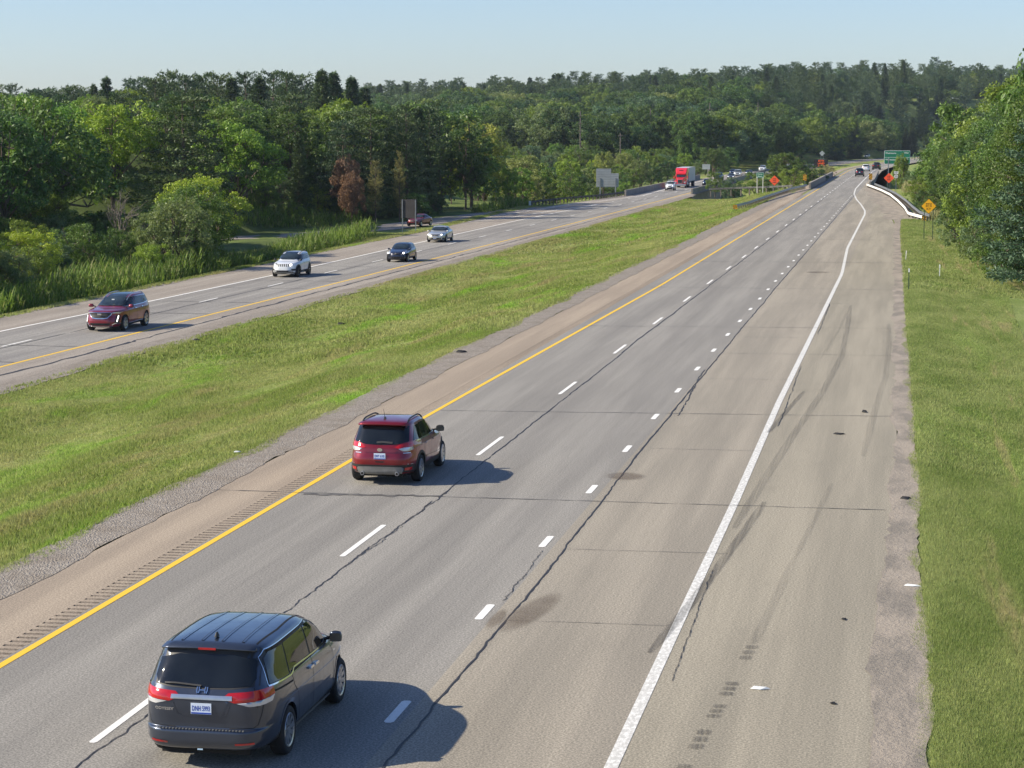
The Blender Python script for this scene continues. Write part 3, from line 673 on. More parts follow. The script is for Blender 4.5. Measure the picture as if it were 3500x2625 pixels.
plate('sign_border', rrect(5.5, 2.85, .2), .04, M['sign_white'], s, 0, (0, 0, 3.95)); plate('sign_panel', rrect(5.36, 2.71, .16), .05, M['sign_green'], s, -.03, (0, 0, 3.95))
MB().box((0, -.035, 3.93), (5.36, .012, .05)).build('divider', M['sign_white'], s)
for t, xx, zz, ww, hh in (('Washtenaw', -1.35, 4.85, 2.3, .34), ('West', 1.95, 4.90, .95, .32), ('Washtenaw', -1.35, 3.45, 2.3, .34), ('East', 1.95, 3.60, .85, .32)): lettering(t, s, M['sign_white'], (xx, -.040, zz), ww, hh, bold=.01)
post(s, -1.8, -1, 3.9, w=.2); post(s, 1.8, -1, 3.9, w=.2)
def back_sign(x, y, z, w, h, zc, label, mat, px, posts, pm='galv', rz=0, pw=.09, ribs=0, notch=None):
    s = empty('road_sign', (x, y, z), rz, label, 'sign')
    if notch: P = [(-w / 2, -h / 2), (w / 2, -h / 2), (w / 2, h / 2 - notch[1]), (-w / 2 + notch[0], h / 2 - notch[1]), (-w / 2 + notch[0], h / 2), (-w / 2, h / 2)]
    else: P = rrect(w, h, .05)
    plate('sign_panel', P, .03, M[mat], s, .06, (0, 0, zc))
    for k in range(ribs):
        zz = zc - h / 2 + h * (k + .5) / ribs; x1 = w / 2 if not notch or zz < zc + h / 2 - notch[1] else -w / 2 + notch[0]
        MB().box(((x1 - w / 2) / 2, .04, zz), (x1 + w / 2 - .05, .035, .03)).build('stiffener', M['galv_dull'], s)
    for q, (z0, z1) in zip(px, posts): post(s, q, z0, z1, pm, pw)
    return s
back_sign(-55.0, 240, -1.95, 1.82, 2.1, 2.62, 'dark back of a square sign on two tall posts by the exit ramp', 'sign_back_dark', (-.72, .78), ((-.5, 3.65), (-.5, 3.65)), pw=.10)
back_sign(-54.3, 400, -2.3, 4.15, 3.35, 3.25, 'large pale back of a stepped highway sign behind the left guardrail', 'sign_back', (-1.35, 1.5), ((-2, 3.2), (-2, 3.2)), pw=.22, ribs=11, notch=(2.75, .85))
back_sign(-32.4, 600, -1.6, 1.5, 1.1, 1.95, 'small grey back of a sign far off beside the opposite carriageway', 'sign_back', (-.55, .55), ((-.6, 1.5), (-.6, 1.5)), pw=.10)
back_sign(-50.7, 560, -1.9, 2.0, 1.3, 2.5, 'grey back of a sign on a thick post past the red truck', 'sign_back', (.45, .75), ((-1, 1.9), (-1, 1.9)), 'concrete', pw=.25)
s = empty('road_sign', (-23.8, 620, -.9), 0, 'small pale diamond sign on two posts above the message board', 'sign')
plate('sign_panel', diamond(1.1), .03, M['sign_back'], s, 0, (0, 0, 4.4)); post(s, -.33, -.5, 4.4, w=.09); post(s, .33, -.5, 4.4, w=.09)
def stake(x, y, h, label, m0, m1, tilt=0.0):
    s = empty('marker_post', (x, y, float(ground_z(x, y))), 0, label, 'post'); s.rotation_euler = (0, tilt, 0)
    MB().box((0, 0, h / 2 - .1), (.055, .03, h + .2)).build('stake', M[m0], s); MB().box((0, -.02, h - .12), (.08, .02, .22)).build('reflector', M[m1], s)
stake(-.07, 159.9, .72, 'short pale stake in the grass near the shoulder edge, farthest of the three', 'white_plastic', 'white_plastic', .06)
stake(2.12, 144.6, .82, 'yellowish stake standing alone in the grass away from the shoulder', 'weed' if False else 'sign_white', 'sign_white', 0)
stake(.15, 129.2, 1.3, 'dark green delineator post with a white top beside the right shoulder', 'post_green', 'sign_white', 0)
stake(3.67, 194.0, 1.25, 'leaning green stake in the grass right of the yellow diamond sign', 'post_green', 'post_green', .1)
# small litter on the right shoulder and in the grass
def litter(x, y, z, d, rz, label, mat, cat='litter'):
    m = MB(); m.add([(-d[0] / 2, 0, 0), (0, -d[1] / 2, 0), (d[0] / 2, d[1] * .2, 0), (d[0] * .1, d[1] / 2, 0), (-d[0] * .3, 0, d[2]), (d[0] * .3, d[1] * .1, d[2] * .7)], [(0, 1, 4), (1, 5, 4), (1, 2, 5), (2, 3, 5), (3, 4, 5), (3, 0, 4), (3, 2, 1, 0)])
    o = m.build('litter', M[mat]); o.location = (x, y, z); o.rotation_euler = (0, 0, rz); tag(o, label, cat); return o
litter(-2.22, 35.3, .013, (.34, .09, .05), .05, 'long white scrap of plastic lying on the right shoulder', 'sign_white')
litter(.25, 44.07, .02, (.36, .07, .04), -.1, 'thin white strip lying in the dirt at the grass edge', 'sign_white')
litter(-1.02, 40.8, .012, (.12, .18, .03), .3, 'small dark scrap on the shoulder beyond the white plastic', 'rubber')
litter(-1.01, 34.6, .012, (.13, .16, .03), .9, 'small dark scrap on the shoulder right of the white plastic', 'rubber')
litter(-1.25, 72.0, .012, (.22, .3, .08), .4, 'dark lump of rubber on the shoulder near the curved track', 'rubber')
litter(-1.9, 66.5, .012, (.4, .15, .05), .0, 'flat dark strip of tyre on the shoulder', 'rubber')
litter(.1, 54.9, .012, (.3, .35, .06), .2, 'black tyre scrap in the dirt at the pavement edge', 'rubber')
litter(-26.4, 82.3, float(ground_z(-26.4, 82.3)) + .1, (.45, .4, .12), .2, 'dark scrap lying in the median grass nearest the burgundy car', 'rubber') if False else None
litter(-18.15, 88.9, .02, (.5, .3, .1), .2, 'dark lump of torn tyre at the near edge of the median grass', 'rubber')
litter(-37.0, 111, float(ground_z(-37.0, 111)) + .06, (.4, .3, .12), .2, 'dark debris in the median grass below the burgundy car', 'rubber')
litter(-32.5, 124, float(ground_z(-32.5, 124)) + .06, (.5, .3, .14), .2, 'dark debris in the median grass right of the burgundy car', 'rubber')
litter(-18.65, 59.4, .05, (.22, .08, .04), .3, 'white paper scrap in the near edge of the median grass', 'sign_white')
# ------------------------------------------------------------------ vehicles
def ring_rows(rings, sub):
    A = np.array(rings, dtype=float); n = len(A); out = []
    for i in range(n - 1):
        p0, p1, p2, p3 = A[max(i - 1, 0)], A[i], A[i + 1], A[min(i + 2, n - 1)]
        for k in range(sub):
            t = k / sub; q = .5 * ((2 * p1) + (-p0 + p2) * t + (2 * p0 - 5 * p1 + 4 * p2 - p3) * t * t + (-p0 + 3 * p1 - 3 * p2 + p3) * t ** 3)
            lo, hi = np.minimum(p1, p2), np.maximum(p1, p2); out.append(np.clip(q, lo, hi))
    out.append(A[-1]); return np.array(out)
def ring_params(n):
    th = np.linspace(0, 2 * np.pi, 4001); c, s = np.cos(th), np.sin(th)
    x = 2.5 * np.sign(c) * np.abs(c) ** .4; y = np.sign(s) * np.abs(s) ** .4
    L = np.concatenate([[0], np.cumsum(np.hypot(np.diff(x), np.diff(y)))]); return np.interp(np.linspace(0, L[-1], n + 1)[:-1], L, th)
class Body:
    """a lofted car shell; x forward, y left, z up"""
    def __init__(s, rings, wheels, Ra, n=150, sub=4):
        rows = ring_rows(rings, sub); th = ring_params(n); V = []
        for zr, xr, zf, xf, w, nr, nf in rows:
            xc, a = (xr + xf) / 2, (xf - xr) / 2
            c, q = np.cos(th), np.sin(th); e = np.where(c > 0, nf, nr)
            X = xc + a * np.sign(c) * np.abs(c) ** (2 / e); Y = w * np.sign(q) * np.abs(q) ** (2 / e)
            Z = zr + (zf - zr) * (X - xr) / max(xf - xr, 1e-6); V.append(np.stack([X, Y, Z], -1))
        V = np.array(V); K = len(V); s.V = V.reshape(-1, 3)
        i = np.arange(K - 1)[:, None] * n; j = np.arange(n)[None, :]; jn = (j + 1) % n
        F = np.stack([i + j, i + jn, i + n + jn, i + n + j], -1).reshape(-1, 4)
        s.bvh = BVHTree.FromPolygons([tuple(p) for p in s.V], [tuple(int(k) for k in f) for f in F])
        P = s.V.copy(); kill = np.zeros(len(F), bool); wmax = rows[:, 4].max()
        for wx, wz in wheels:
            dx, dz = P[:, 0] - wx, P[:, 2] - wz; r = np.hypot(dx, dz); m = (np.abs(P[:, 1]) > .5 * wmax) & (r > .05)
            near = m & (np.abs(r - Ra) < .055); P[near, 0] = wx + dx[near] * Ra / r[near]; P[near, 2] = wz + dz[near] * Ra / r[near]
            r2 = np.where(m, np.hypot(P[:, 0] - wx, P[:, 2] - wz), 9)
            kill |= (r2[F] <= Ra + .004).all(1)
        s.P = P; s.F = F[~kill]; s.rows = rows; s.n = n; s.Ra = Ra; s.wheels = wheels; s.wmax = wmax
        s.bot = tuple(range(n - 1, -1, -1))
    def build(s, parent, mat):
        me = mesh('body', s.P, [tuple(f) for f in s.F.tolist()] + [s.bot]); return link('body', me, mat, parent, smooth=True)
    def ray(s, proj, u, v, arg=0.0):
        if proj == 'R': o, d = Vector((-9, u, v)), Vector((1, 0, 0))
        elif proj == 'F': o, d = Vector((9, u, v)), Vector((-1, 0, 0))
        elif proj == 'L': o, d = Vector((u, 9, v)), Vector((0, -1, 0))
        elif proj == 'S': o, d = Vector((u, -9, v)), Vector((0, 1, 0))
        elif proj == 'T': o, d = Vector((u, v, 9)), Vector((0, 0, -1))
        else:                                                # wrap round a corner: u = degrees from the rear (W) or the front (V)
            a = R_(u); sx = -1 if proj == 'W' else 1; e = Vector((sx * math.cos(a), math.sin(a), 0)); o = Vector((arg, 0, v)) + e * 9; d = -e
        h, nn, _, _ = s.bvh.ray_cast(o, d)
        if h is None: return None, d
        if nn.dot(d) > 0: nn = -nn
        return h, nn
    def patch(s, name, poly, proj, mat, parent, off=.004, res=.09, arg=0.0, smooth=True, soft=0):
        for _ in range(soft):
            q = []
            for i in range(len(poly)):
                a, b = poly[i], poly[(i + 1) % len(poly)]; q += [(a[0] * .8 + b[0] * .2, a[1] * .8 + b[1] * .2), (a[0] * .2 + b[0] * .8, a[1] * .2 + b[1] * .8)]
            poly = q
        bm = bmesh.new(); vs = [bm.verts.new((u, v, 0)) for u, v in poly]; f = bm.faces.new(vs)
        bmesh.ops.triangulate(bm, faces=[f], ngon_method='EAR_CLIP')
        us = [u for u, _ in poly]; ws = [v for _, v in poly]; ru = 6.0 if proj in 'WV' else res
        for ax, lo, hi, r in ((0, min(us), max(us), ru), (1, min(ws), max(ws), res)):
            k = math.ceil(lo / r) * r
            while k < hi:
                bmesh.ops.bisect_plane(bm, geom=bm.verts[:] + bm.edges[:] + bm.faces[:], plane_co=(k if ax == 0 else 0, k if ax else 0, 0), plane_no=(1, 0, 0) if ax == 0 else (0, 1, 0)); k += r
        bad = []
        for vv in bm.verts:
            h, nn = s.ray(proj, vv.co.x, vv.co.y, arg)
            if h is None: bad.append(vv)
            else: vv.co = h + nn * off
        if bad: bmesh.ops.delete(bm, geom=bad, context='VERTS')
        bm.normal_update()
        me = bpy.data.meshes.new(name); bm.to_mesh(me); bm.free()
        return link(name, me, mat, parent, smooth=smooth)
    def both(s, name, poly, mat, parent, **k):
        s.patch(name, poly, 'L', mat, parent, **k); s.patch(name, poly, 'S', mat, parent, **k)
    def seam(s, name, pts, w, proj, mat, parent, off=.0035, arg=0.0, step=.06, h=0.0):
        V = []; F = []; P = [Vector(p) for p in pts]; Q = []
        for i in range(len(P) - 1):
            n = max(1, int((P[i + 1] - P[i]).length / (step if proj not in 'WV' else 3))); Q += [P[i].lerp(P[i + 1], k / n) for k in range(n)]
        Q.append(P[-1])
        hs = [s.ray(proj, q.x, q.y, arg) for q in Q]; hs = [(a, b) for a, b in hs if a is not None]
        if len(hs) < 2: return None
        m = len(hs)
        for i, (a, nn) in enumerate(hs):
            d = (hs[min(i + 1, m - 1)][0] - hs[max(i - 1, 0)][0]).normalized(); b = d.cross(nn).normalized() * w / 2
            if h == 0: V += [a + nn * off + b, a + nn * off - b]
            else: V += [a + b, a + b + nn * h, a - b + nn * h, a - b]
            if i:
                if h == 0: F.append((2 * i - 2, 2 * i - 1, 2 * i + 1, 2 * i))
                else:
                    for k in range(3): F.append((4 * i - 4 + k, 4 * i - 3 + k, 4 * i + 1 + k, 4 * i + k))
        return link(name, mesh(name, V, F), mat, parent)
    def arches(s, mat, parent, wd=.045, full=False, off=.006):
        """lips round the wheel openings and dark liners inside"""
        for wx, wz in s.wheels:
            for sd, pj in ((1, 'L'), (-1, 'S')):
                V = []; F = []; a0, a1 = -25, 205; n = 26; ok = []
                for k in range(n + 1):
                    a = R_(a0 + (a1 - a0) * k / n); row = []
                    for r, o in ((s.Ra - .012, -.03), (s.Ra - .012, off), (s.Ra + wd, off), (s.Ra + wd, 0)):
                        h, nn = s.ray(pj, wx + (r + .014) * math.cos(a), wz + (r + .014) * math.sin(a))
                        row.append(None if h is None else Vector((wx + r * math.cos(a), h.y + sd * o, wz + r * math.sin(a))))
                    if all(q is not None for q in row): ok.append(row)
                for i, row in enumerate(ok):
                    V += row
                    if i:
                        for k in range(3): F.append((4 * i - 4 + k, 4 * i - 3 + k, 4 * i + 1 + k, 4 * i + k))
                if V: link('wheel_arch', mesh('wheel_arch', V, F), mat, parent)
    def underbody(s, parent, z0=.2, z1=.6, w=.6):
        x0, x1 = s.rows[0][1], s.rows[0][3]; m = MB(); m.box(((x0 + x1) / 2, 0, (z0 + z1) / 2), (x1 - x0 - .1, 2 * w, z1 - z0))
        for wx, wz in s.wheels:
            n = 16; V = []; F = []
            for k in range(n + 1):
                a = R_(-20 + 220 * k / n); r = s.Ra - .01
                for y in (-s.wmax * .9, s.wmax * .9): V.append((wx + r * math.cos(a), y, wz + r * math.sin(a)))
                if k: F.append((2 * k - 2, 2 * k - 1, 2 * k + 1, 2 * k))
            m.add(V, F)
        m.build('underbody', M['under'], parent)
TY = {}
def tyre_mesh(R, wdt, rr):
    k = ('t', R, wdt, rr)
    if k not in TY:
        prof = [(rr, -wdt / 2 + .01), (rr + .02, -wdt / 2), (R - .03, -wdt / 2), (R - .008, -wdt / 2 + .025), (R, -wdt / 2 + .05), (R, wdt / 2 - .05), (R - .008, wdt / 2 - .025), (R - .03, wdt / 2), (rr + .02, wdt / 2), (rr, wdt / 2 - .01)]
        n = 32; V = [(r * math.cos(2 * math.pi * i / n), y, r * math.sin(2 * math.pi * i / n)) for i in range(n) for r, y in prof]; K = len(prof)
        F = [(i * K + j, ((i + 1) % n) * K + j, ((i + 1) % n) * K + (j + 1) % K, i * K + (j + 1) % K) for i in range(n) for j in range(K - 1)]
        TY[k] = mesh('tyre', V, F); TY[k].materials.append(M['rubber']); TY[k].polygons.foreach_set('use_smooth', [True] * len(F))
    return TY[k]
def rim_mesh(rr, spokes, mat, wdt):
    k = ('r', rr, spokes, mat, wdt)
    if k not in TY:
        m = MB(); n = 32; V = []; F = []; prof = [(rr + .003, wdt / 2 - .012), (rr - .006, wdt / 2 + .002), (rr - .03, wdt / 2 - .008), (rr - .035, wdt / 2 - .07)]
        for i in range(n):
            a = 2 * math.pi * i / n; V += [(r * math.cos(a), y, r * math.sin(a)) for r, y in prof]
        F = [(i * 4 + j, ((i + 1) % n) * 4 + j, ((i + 1) % n) * 4 + j + 1, i * 4 + j + 1) for i in range(n) for j in range(3)]
        m.add(V, F)
        for q in range(spokes):
            a = 2 * math.pi * q / spokes; r1 = rr - .015; wi, wo = .030, .034 if spokes > 6 else .055
            V = []
            for r, y, hw in ((.03, wdt / 2 - .028, wi), (r1, wdt / 2 - .006, wo)):
                for sgn in (-1, 1):
                    for dy in (0, -.03):
                        V.append((r * math.cos(a) - sgn * hw * math.sin(a), y + dy, r * math.sin(a) + sgn * hw * math.cos(a)))
            m.add(V, [(0, 4, 6, 2), (0, 1, 5, 4), (2, 6, 7, 3)])
        V = [(0, wdt / 2 - .015, 0)] + [(.06 * math.cos(2 * math.pi * i / 12), wdt / 2 - .022, .06 * math.sin(2 * math.pi * i / 12)) for i in range(12)]
        m.add(V, [(0, 1 + i, 1 + (i + 1) % 12) for i in range(12)])
        TY[k] = mesh('rim', m.V, m.F); TY[k].materials.append(M[mat])
    return TY[k]
def hub_mesh(rr, wdt):
    k = ('h', rr, wdt)
    if k not in TY:
        n = 24; y = wdt / 2 - .065; V = [(0, y, 0)] + [((rr - .02) * math.cos(2 * math.pi * i / n), y, (rr - .02) * math.sin(2 * math.pi * i / n)) for i in range(n)]
        V += [(0, -y, 0)] + [((rr - .02) * math.cos(2 * math.pi * i / n), -y, (rr - .02) * math.sin(2 * math.pi * i / n)) for i in range(n)]
        F = [(0, 1 + i, 1 + (i + 1) % n) for i in range(n)] + [(n + 1, n + 2 + (i + 1) % n, n + 2 + i) for i in range(n)]
        TY[k] = mesh('wheel', V, F); TY[k].materials.append(M['rubber'])
    return TY[k]
def wheels_on(t, pos, track, R, wdt=.22, rr=None, spokes=10, mat='silver'):
    rr = rr or R * .66
    for wx in pos:
        for s in (1, -1):
            h = link('wheel', hub_mesh(rr, wdt), None, t, (wx, s * (track - wdt / 2), R)); h.rotation_euler = (0, .3 * wx, 0 if s > 0 else math.pi)
            link('tyre', tyre_mesh(R, wdt, rr), None, h); link('rim', rim_mesh(rr, spokes, mat, wdt), None, h)
def mirror(t, x, y, z, mat, s, size=(.12, .24, .17)):
    m = MB(); m.box((0, 0, 0), size, 0, .85); o = m.build('side_mirror', mat, t, True, .065, (x, s * y, z)); o.rotation_euler = (0, 0, -s * .15)
    MB().tube([(-.0, -s * size[1] * .45, -.02), (.03, -s * size[1] * .95, -.06)], .028, 6).build('mirror_arm', M['trim'], o)
    MB().box((-size[0] / 2 - .004, 0, 0), (.006, size[1] * .8, size[2] * .75)).build('mirror_glass', M['glass_front'], o)
    return o
def text_on(body, s, u, v, w, h, proj, mat, parent, bold=.01, off=.006, name='lettering', arg=0.0):
    me = text_mesh(s, 1.0, bold); n = len(me.vertices); a = np.empty(n * 3, dtype=np.float32); me.vertices.foreach_get('co', a); a = a.reshape(-1, 3)
    lo, hi = a.min(0), a.max(0); a = (a - (lo + hi) / 2) / np.maximum(hi - lo, 1e-4); out = []
    for q in a:
        uu = q[0] * w * (-1 if proj == 'R' else 1) + u
        p, nn = body.ray(proj, uu, v + q[1] * h, arg)
        out.append(p + nn * off if p is not None else Vector((0, 0, .5)))
    me.vertices.foreach_set('co', np.array(out, dtype=np.float32).ravel()); me.update(); return link(name, me, mat, parent)
def num_plate(t, x, z, w=.305, h=.155, tilt=0.0, s=None, facing=-1):
    """plate facing backwards (-x) or forwards"""
    o = MB().box((0, 0, 0), (.008, w, h)).build('number_plate', M['plate'], t, loc=(x, 0, z)); o.rotation_euler = (0, tilt, 0)
    MB().box((facing * .006, 0, -h * .40), (.004, w * .96, h * .13)).build('plate_band', M['plate_blue'], o)
    if s:
        l = lettering(s, o, M['plate_blue'], (facing * .0065, 0, .005), w * .86, h * .48, bold=.02)
        l.rotation_euler = (math.pi / 2, 0, -math.pi / 2 if facing < 0 else math.pi / 2)
    return o
SUV = [(.16, -.93, .13, .93, .86, 4, 4), (.20, -.985, .17, .975, .94, 5, 4), (.27, -1.0, .25, 1.0, .985, 5, 4), (.40, -.995, .38, .995, 1.0, 5, 3.6), (.52, -.975, .48, .975, 1.0, 5, 3.4),
       (.58, -.965, .55, .93, .99, 5, 3.2), (.62, -.955, .60, .80, .965, 5, 3.2), (.66, -.94, .635, .62, .94, 5, 3.2), (.70, -.925, .665, .46, .915, 5, 3.4), (.79, -.88, .78, .30, .85, 5, 4), (.89, -.83, .89, .12, .79, 5, 4),
       (.94, -.80, .94, .0, .75, 4.5, 4), (.97, -.74, .968, -.08, .66, 4, 4), (.99, -.6, .985, -.2, .45, 3.5, 3.5), (1, -.42, .995, -.3, .15, 3, 3), (1, -.36, 1, -.34, .0, 2, 2)]
SEDAN = [(.19, -.93, .16, .93, .86, 4, 4), (.24, -.985, .2, .975, .94, 5, 4), (.33, -1, .3, 1.0, .985, 5, 3.4), (.46, -.995, .42, .99, 1, 5, 3.2), (.58, -.975, .50, .965, .995, 4.5, 3.0), (.66, -.95, .56, .90, .98, 4.5, 3.0),
         (.70, -.86, .61, .72, .95, 4.5, 3), (.715, -.76, .65, .5, .925, 4.5, 3.2), (.735, -.68, .68, .38, .90, 4.5, 3.4), (.82, -.54, .80, .24, .82, 4.5, 4), (.90, -.42, .90, .10, .75, 4.5, 4), (.945, -.34, .945, .02, .69, 4, 4),
         (.972, -.27, .97, -.04, .56, 4, 4), (.99, -.2, .988, -.09, .34, 3, 3), (1, -.16, 1, -.13, 0, 2, 2)]
HATCH = [(.19, -.93, .16, .93, .86, 4, 4), (.24, -.985, .2, .975, .94, 5, 3.6), (.33, -1, .3, 1.0, .985, 5, 3.0), (.46, -.995, .42, .985, 1, 5, 2.8), (.56, -.98, .50, .95, .995, 4.5, 2.8), (.62, -.97, .56, .85, .98, 4.5, 2.8),
         (.66, -.95, .60, .72, .955, 4.5, 3), (.70, -.93, .64, .56, .93, 4.5, 3.2), (.74, -.90, .69, .44, .89, 4.5, 3.4), (.82, -.84, .80, .28, .82, 4.5, 4), (.90, -.78, .90, .10, .76, 4.5, 4), (.945, -.74, .945, .0, .70, 4, 4),
         (.972, -.68, .97, -.06, .58, 4, 4), (.99, -.5, .988, -.15, .36, 3, 3), (1, -.36, 1, -.28, 0, 2, 2)]
PICKUP = [(.22, -.96, .18, .95, .88, 6, 5), (.27, -.995, .22, .98, .96, 7, 5), (.34, -1, .3, 1.0, .99, 7, 4.5), (.45, -1, .42, .995, 1, 7, 4.2), (.56, -1, .52, .985, 1, 7, 4), (.62, -.995, .585, .95, .99, 7, 4),
          (.645, -.985, .62, .80, .965, 7, 4), (.655, -.965, .645, .60, .94, 6, 4), (.665, -.30, .67, .50, .905, 5, 4), (.78, -.27, .78, .38, .85, 5, 4.5), (.90, -.235, .90, .23, .79, 5, 4.5), (.95, -.20, .95, .15, .72, 4, 4),
          (.985, -.14, .983, .06, .50, 4, 4), (1, -.03, 1, 0, 0, 2, 2)]
def sc_rings(R, L, W, H): return [(a * H, b * L / 2, c * H, d * L / 2, w * W / 2, e, f) for a, b, c, d, w, e, f in R]
def auto_car(kind, L, W, H, wb, paint, loc, rz, name, label, cat='car', group=None, n=110, R=.34, spokes=7, rim='silver', front=True, back=True, on=True, lights=True, dx=0.0):
    """a complete car from a family outline; every part its own mesh"""
    rings = sc_rings({'suv': SUV, 'sedan': SEDAN, 'hatch': HATCH, 'pickup': PICKUP}[kind], L, W, H)
    wh_ = [(wb / 2 + dx, R), (-wb / 2 + dx, R)]
    b = Body(rings, wh_, R + .055, n=n, sub=3); t = empty(name, loc, rz, label, cat, group)
    mat = M[paint] if paint in M else paint
    b.build(t, mat); b.underbody(t, .13 * H, .36 * H, W * .32); l, w = L / 2, W / 2; X = lambda a: a * l; Z = lambda a: a * H
    b.arches(mat, t, .02)
    wheels_on(t, [wb / 2 + dx, -wb / 2 + dx], W / 2 - .015, R, .22, None, spokes, rim)
    g = M['glass']; gf = M['glass_front']
    zc = {'suv': .69, 'sedan': .70, 'hatch': .69, 'pickup': .69}[kind]
    b.patch('windscreen', [(-.78 * w, Z(zc)), (.78 * w, Z(zc)), (.655 * w, Z(.925)), (-.655 * w, Z(.925))], 'F', gf, t, res=.09, soft=1, off=.014)
    if kind == 'suv':
        sw = [[(-.82, .725), (-.47, .70), (-.46, .90), (-.68, .90)], [(-.43, .697), (-.04, .685), (-.05, .90), (-.42, .905)], [(-.01, .683), (.36, .685), (.16, .83), (.05, .885), (-.02, .895)]]
        b.patch('rear_window', [(-.74 * w, Z(.68)), (.74 * w, Z(.68)), (.68 * w, Z(.92)), (-.68 * w, Z(.92))], 'R', g, t, res=.09, soft=1, off=.014)
    elif kind == 'hatch':
        sw = [[(-.80, .76), (-.48, .72), (-.47, .90), (-.66, .90)], [(-.45, .715), (-.06, .695), (-.07, .905), (-.44, .905)], [(-.03, .693), (.34, .70), (.12, .83), (-.03, .90)]]
        b.patch('rear_window', [(-.72 * w, Z(.72)), (.72 * w, Z(.72)), (.64 * w, Z(.92)), (-.64 * w, Z(.92))], 'R', g, t, res=.09, soft=1, off=.014)
    elif kind == 'sedan':
        sw = [[(-.60, .755), (-.30, .735), (-.30, .90), (-.41, .88)], [(-.27, .733), (-.02, .72), (-.04, .915), (-.27, .90)], [(.01, .718), (.32, .715), (.14, .83), (-.01, .915)]]
        b.patch('rear_window', [(-.74 * w, Z(.755)), (.74 * w, Z(.755)), (.64 * w, Z(.92)), (-.64 * w, Z(.92))], 'R', g, t, res=.09, soft=1, off=.014)
    else:
        sw = [[(-.22, .70), (.06, .69), (.06, .90), (-.19, .90)], [(.09, .69), (.43, .70), (.27, .84), (.09, .90)]]
        b.patch('rear_window', [(-.70 * w, Z(.72)), (.70 * w, Z(.72)), (.64 * w, Z(.90)), (-.64 * w, Z(.90))], 'R', g, t, res=.2)
        MB().box((X(-.63), 0, Z(.667)), (X(.62), W * .86, .02)).build('bed_cover', M['trim'], t)
    for P in sw: b.both('side_window', [(X(a), Z(c)) for a, c in P], g, t, res=.10, off=.010)
    for xx in ((-.45, -.02, .38) if kind != 'pickup' else (-.24, .075, .45)): 
        for pj in 'LS': b.seam('door_seam', [(X(xx), Z(.26)), (X(xx), Z(.66))], .012, pj, M['shadow_gap'], t)
    for xx in (-.36, .05):
        for pj in 'LS': b.seam('door_handle', [(X(xx), Z(.60)), (X(xx) + .17, Z(.602))], .03, pj, mat if kind != 'suv' else M['chrome'], t, h=.03)
    for s in (1, -1): mirror(t, X(.40 if kind != 'pickup' else .43), w * .99, Z(.69), mat, s, (.12, .2, .14))
    if kind == 'pickup': zh = (.47, .58); 
    else: zh = (.46, .535)
    if lights and front:
        for s in (1, -1):
            if kind == 'pickup':
                b.patch('headlight', [(s * .60 * w, Z(.57)), (s * .93 * w, Z(.565)), (s * .93 * w, Z(.46)), (s * .62 * w, Z(.47))], 'F', M['lamp_clear'], t, res=.1)
            else:
                P = [(24, Z(zh[0])), (27, Z(zh[1] - .01)), (50, Z(zh[1] + .02)), (52, Z(zh[1])), (46, Z(zh[0] + .02))]
                b.patch('headlight', [(s * u, v_) for u, v_ in P], 'V', M['lamp_clear'], t, arg=l - .9, res=.1)
            if on: MB().tube([(l - .11, s * .70 * w, Z(sum(zh) / 2)), (l - .035, s * .68 * w, Z(sum(zh) / 2))], .062, 12).build('lamp_bulb', M['lamp_on'], t)
    if front:
        b.patch('grille', [(-.42 * w, Z(.50)), (.42 * w, Z(.50)), (.36 * w, Z(.40)), (-.36 * w, Z(.40))], 'F', M['trim'], t, res=.12, off=.006)
        b.patch('lower_grille', [(-.62 * w, Z(.30)), (.62 * w, Z(.30)), (.55 * w, Z(.20)), (-.55 * w, Z(.20))], 'F', M['trim'], t, res=.12, off=.006)
    if back:
        for s in (1, -1): b.patch('tail_light', [(s * 30, Z(.50)), (s * 32, Z(.60)), (s * 58, Z(.61)), (s * 58, Z(.52))], 'W', M['tail_red'], t, arg=-l + .7, res=.1)
        num_plate(t, -l * .985, Z(.50)) 
        b.patch('rear_bumper', [(-.8 * w, Z(.26)), (.8 * w, Z(.26)), (.76 * w, Z(.18)), (-.76 * w, Z(.18))], 'R', M['trim'], t, res=.15)
    return t, b
NORTH = math.pi / 2
# --- dark grey minivan, nearest
M['paint_van'] = car_paint('metallic_dark_grey', (.046, .058, .084), .6, .28)
VAN = [(.28, -2.40, .20, 2.40, .86, 5, 4), (.31, -2.50, .26, 2.50, .93, 6, 4), (.40, -2.565, .38, 2.56, .985, 6, 3.8), (.50, -2.575, .50, 2.57, 1.0, 6, 3.6), (.575, -2.565, .58, 2.565, 1.005, 6, 3.4), (.60, -2.50, .62, 2.56, 1.008, 6.5, 3.3),
       (.66, -2.495, .68, 2.55, 1.008, 6.5, 3.2), (.86, -2.525, .80, 2.50, 1.005, 6, 3.2), (1.02, -2.525, .90, 2.38, .998, 6, 3.0), (1.10, -2.49, .98, 2.10, .985, 6, 3.0), (1.15, -2.455, 1.05, 1.78, .968, 6, 3.2), (1.20, -2.42, 1.11, 1.50, .945, 6, 3.4),
       (1.37, -2.32, 1.36, 1.05, .885, 6, 4), (1.52, -2.22, 1.52, .70, .835, 5.5, 4), (1.62, -2.16, 1.61, .42, .79, 5.5, 4), (1.665, -2.14, 1.66, .20, .745, 5, 4), (1.70, -2.02, 1.695, -.05, .64, 4.5, 4), (1.722, -1.75, 1.715, -.4, .45, 4, 3.5), (1.735, -1.4, 1.73, -.7, .2, 3, 3), (1.737, -1.15, 1.735, -.95, 0, 2, 2)]
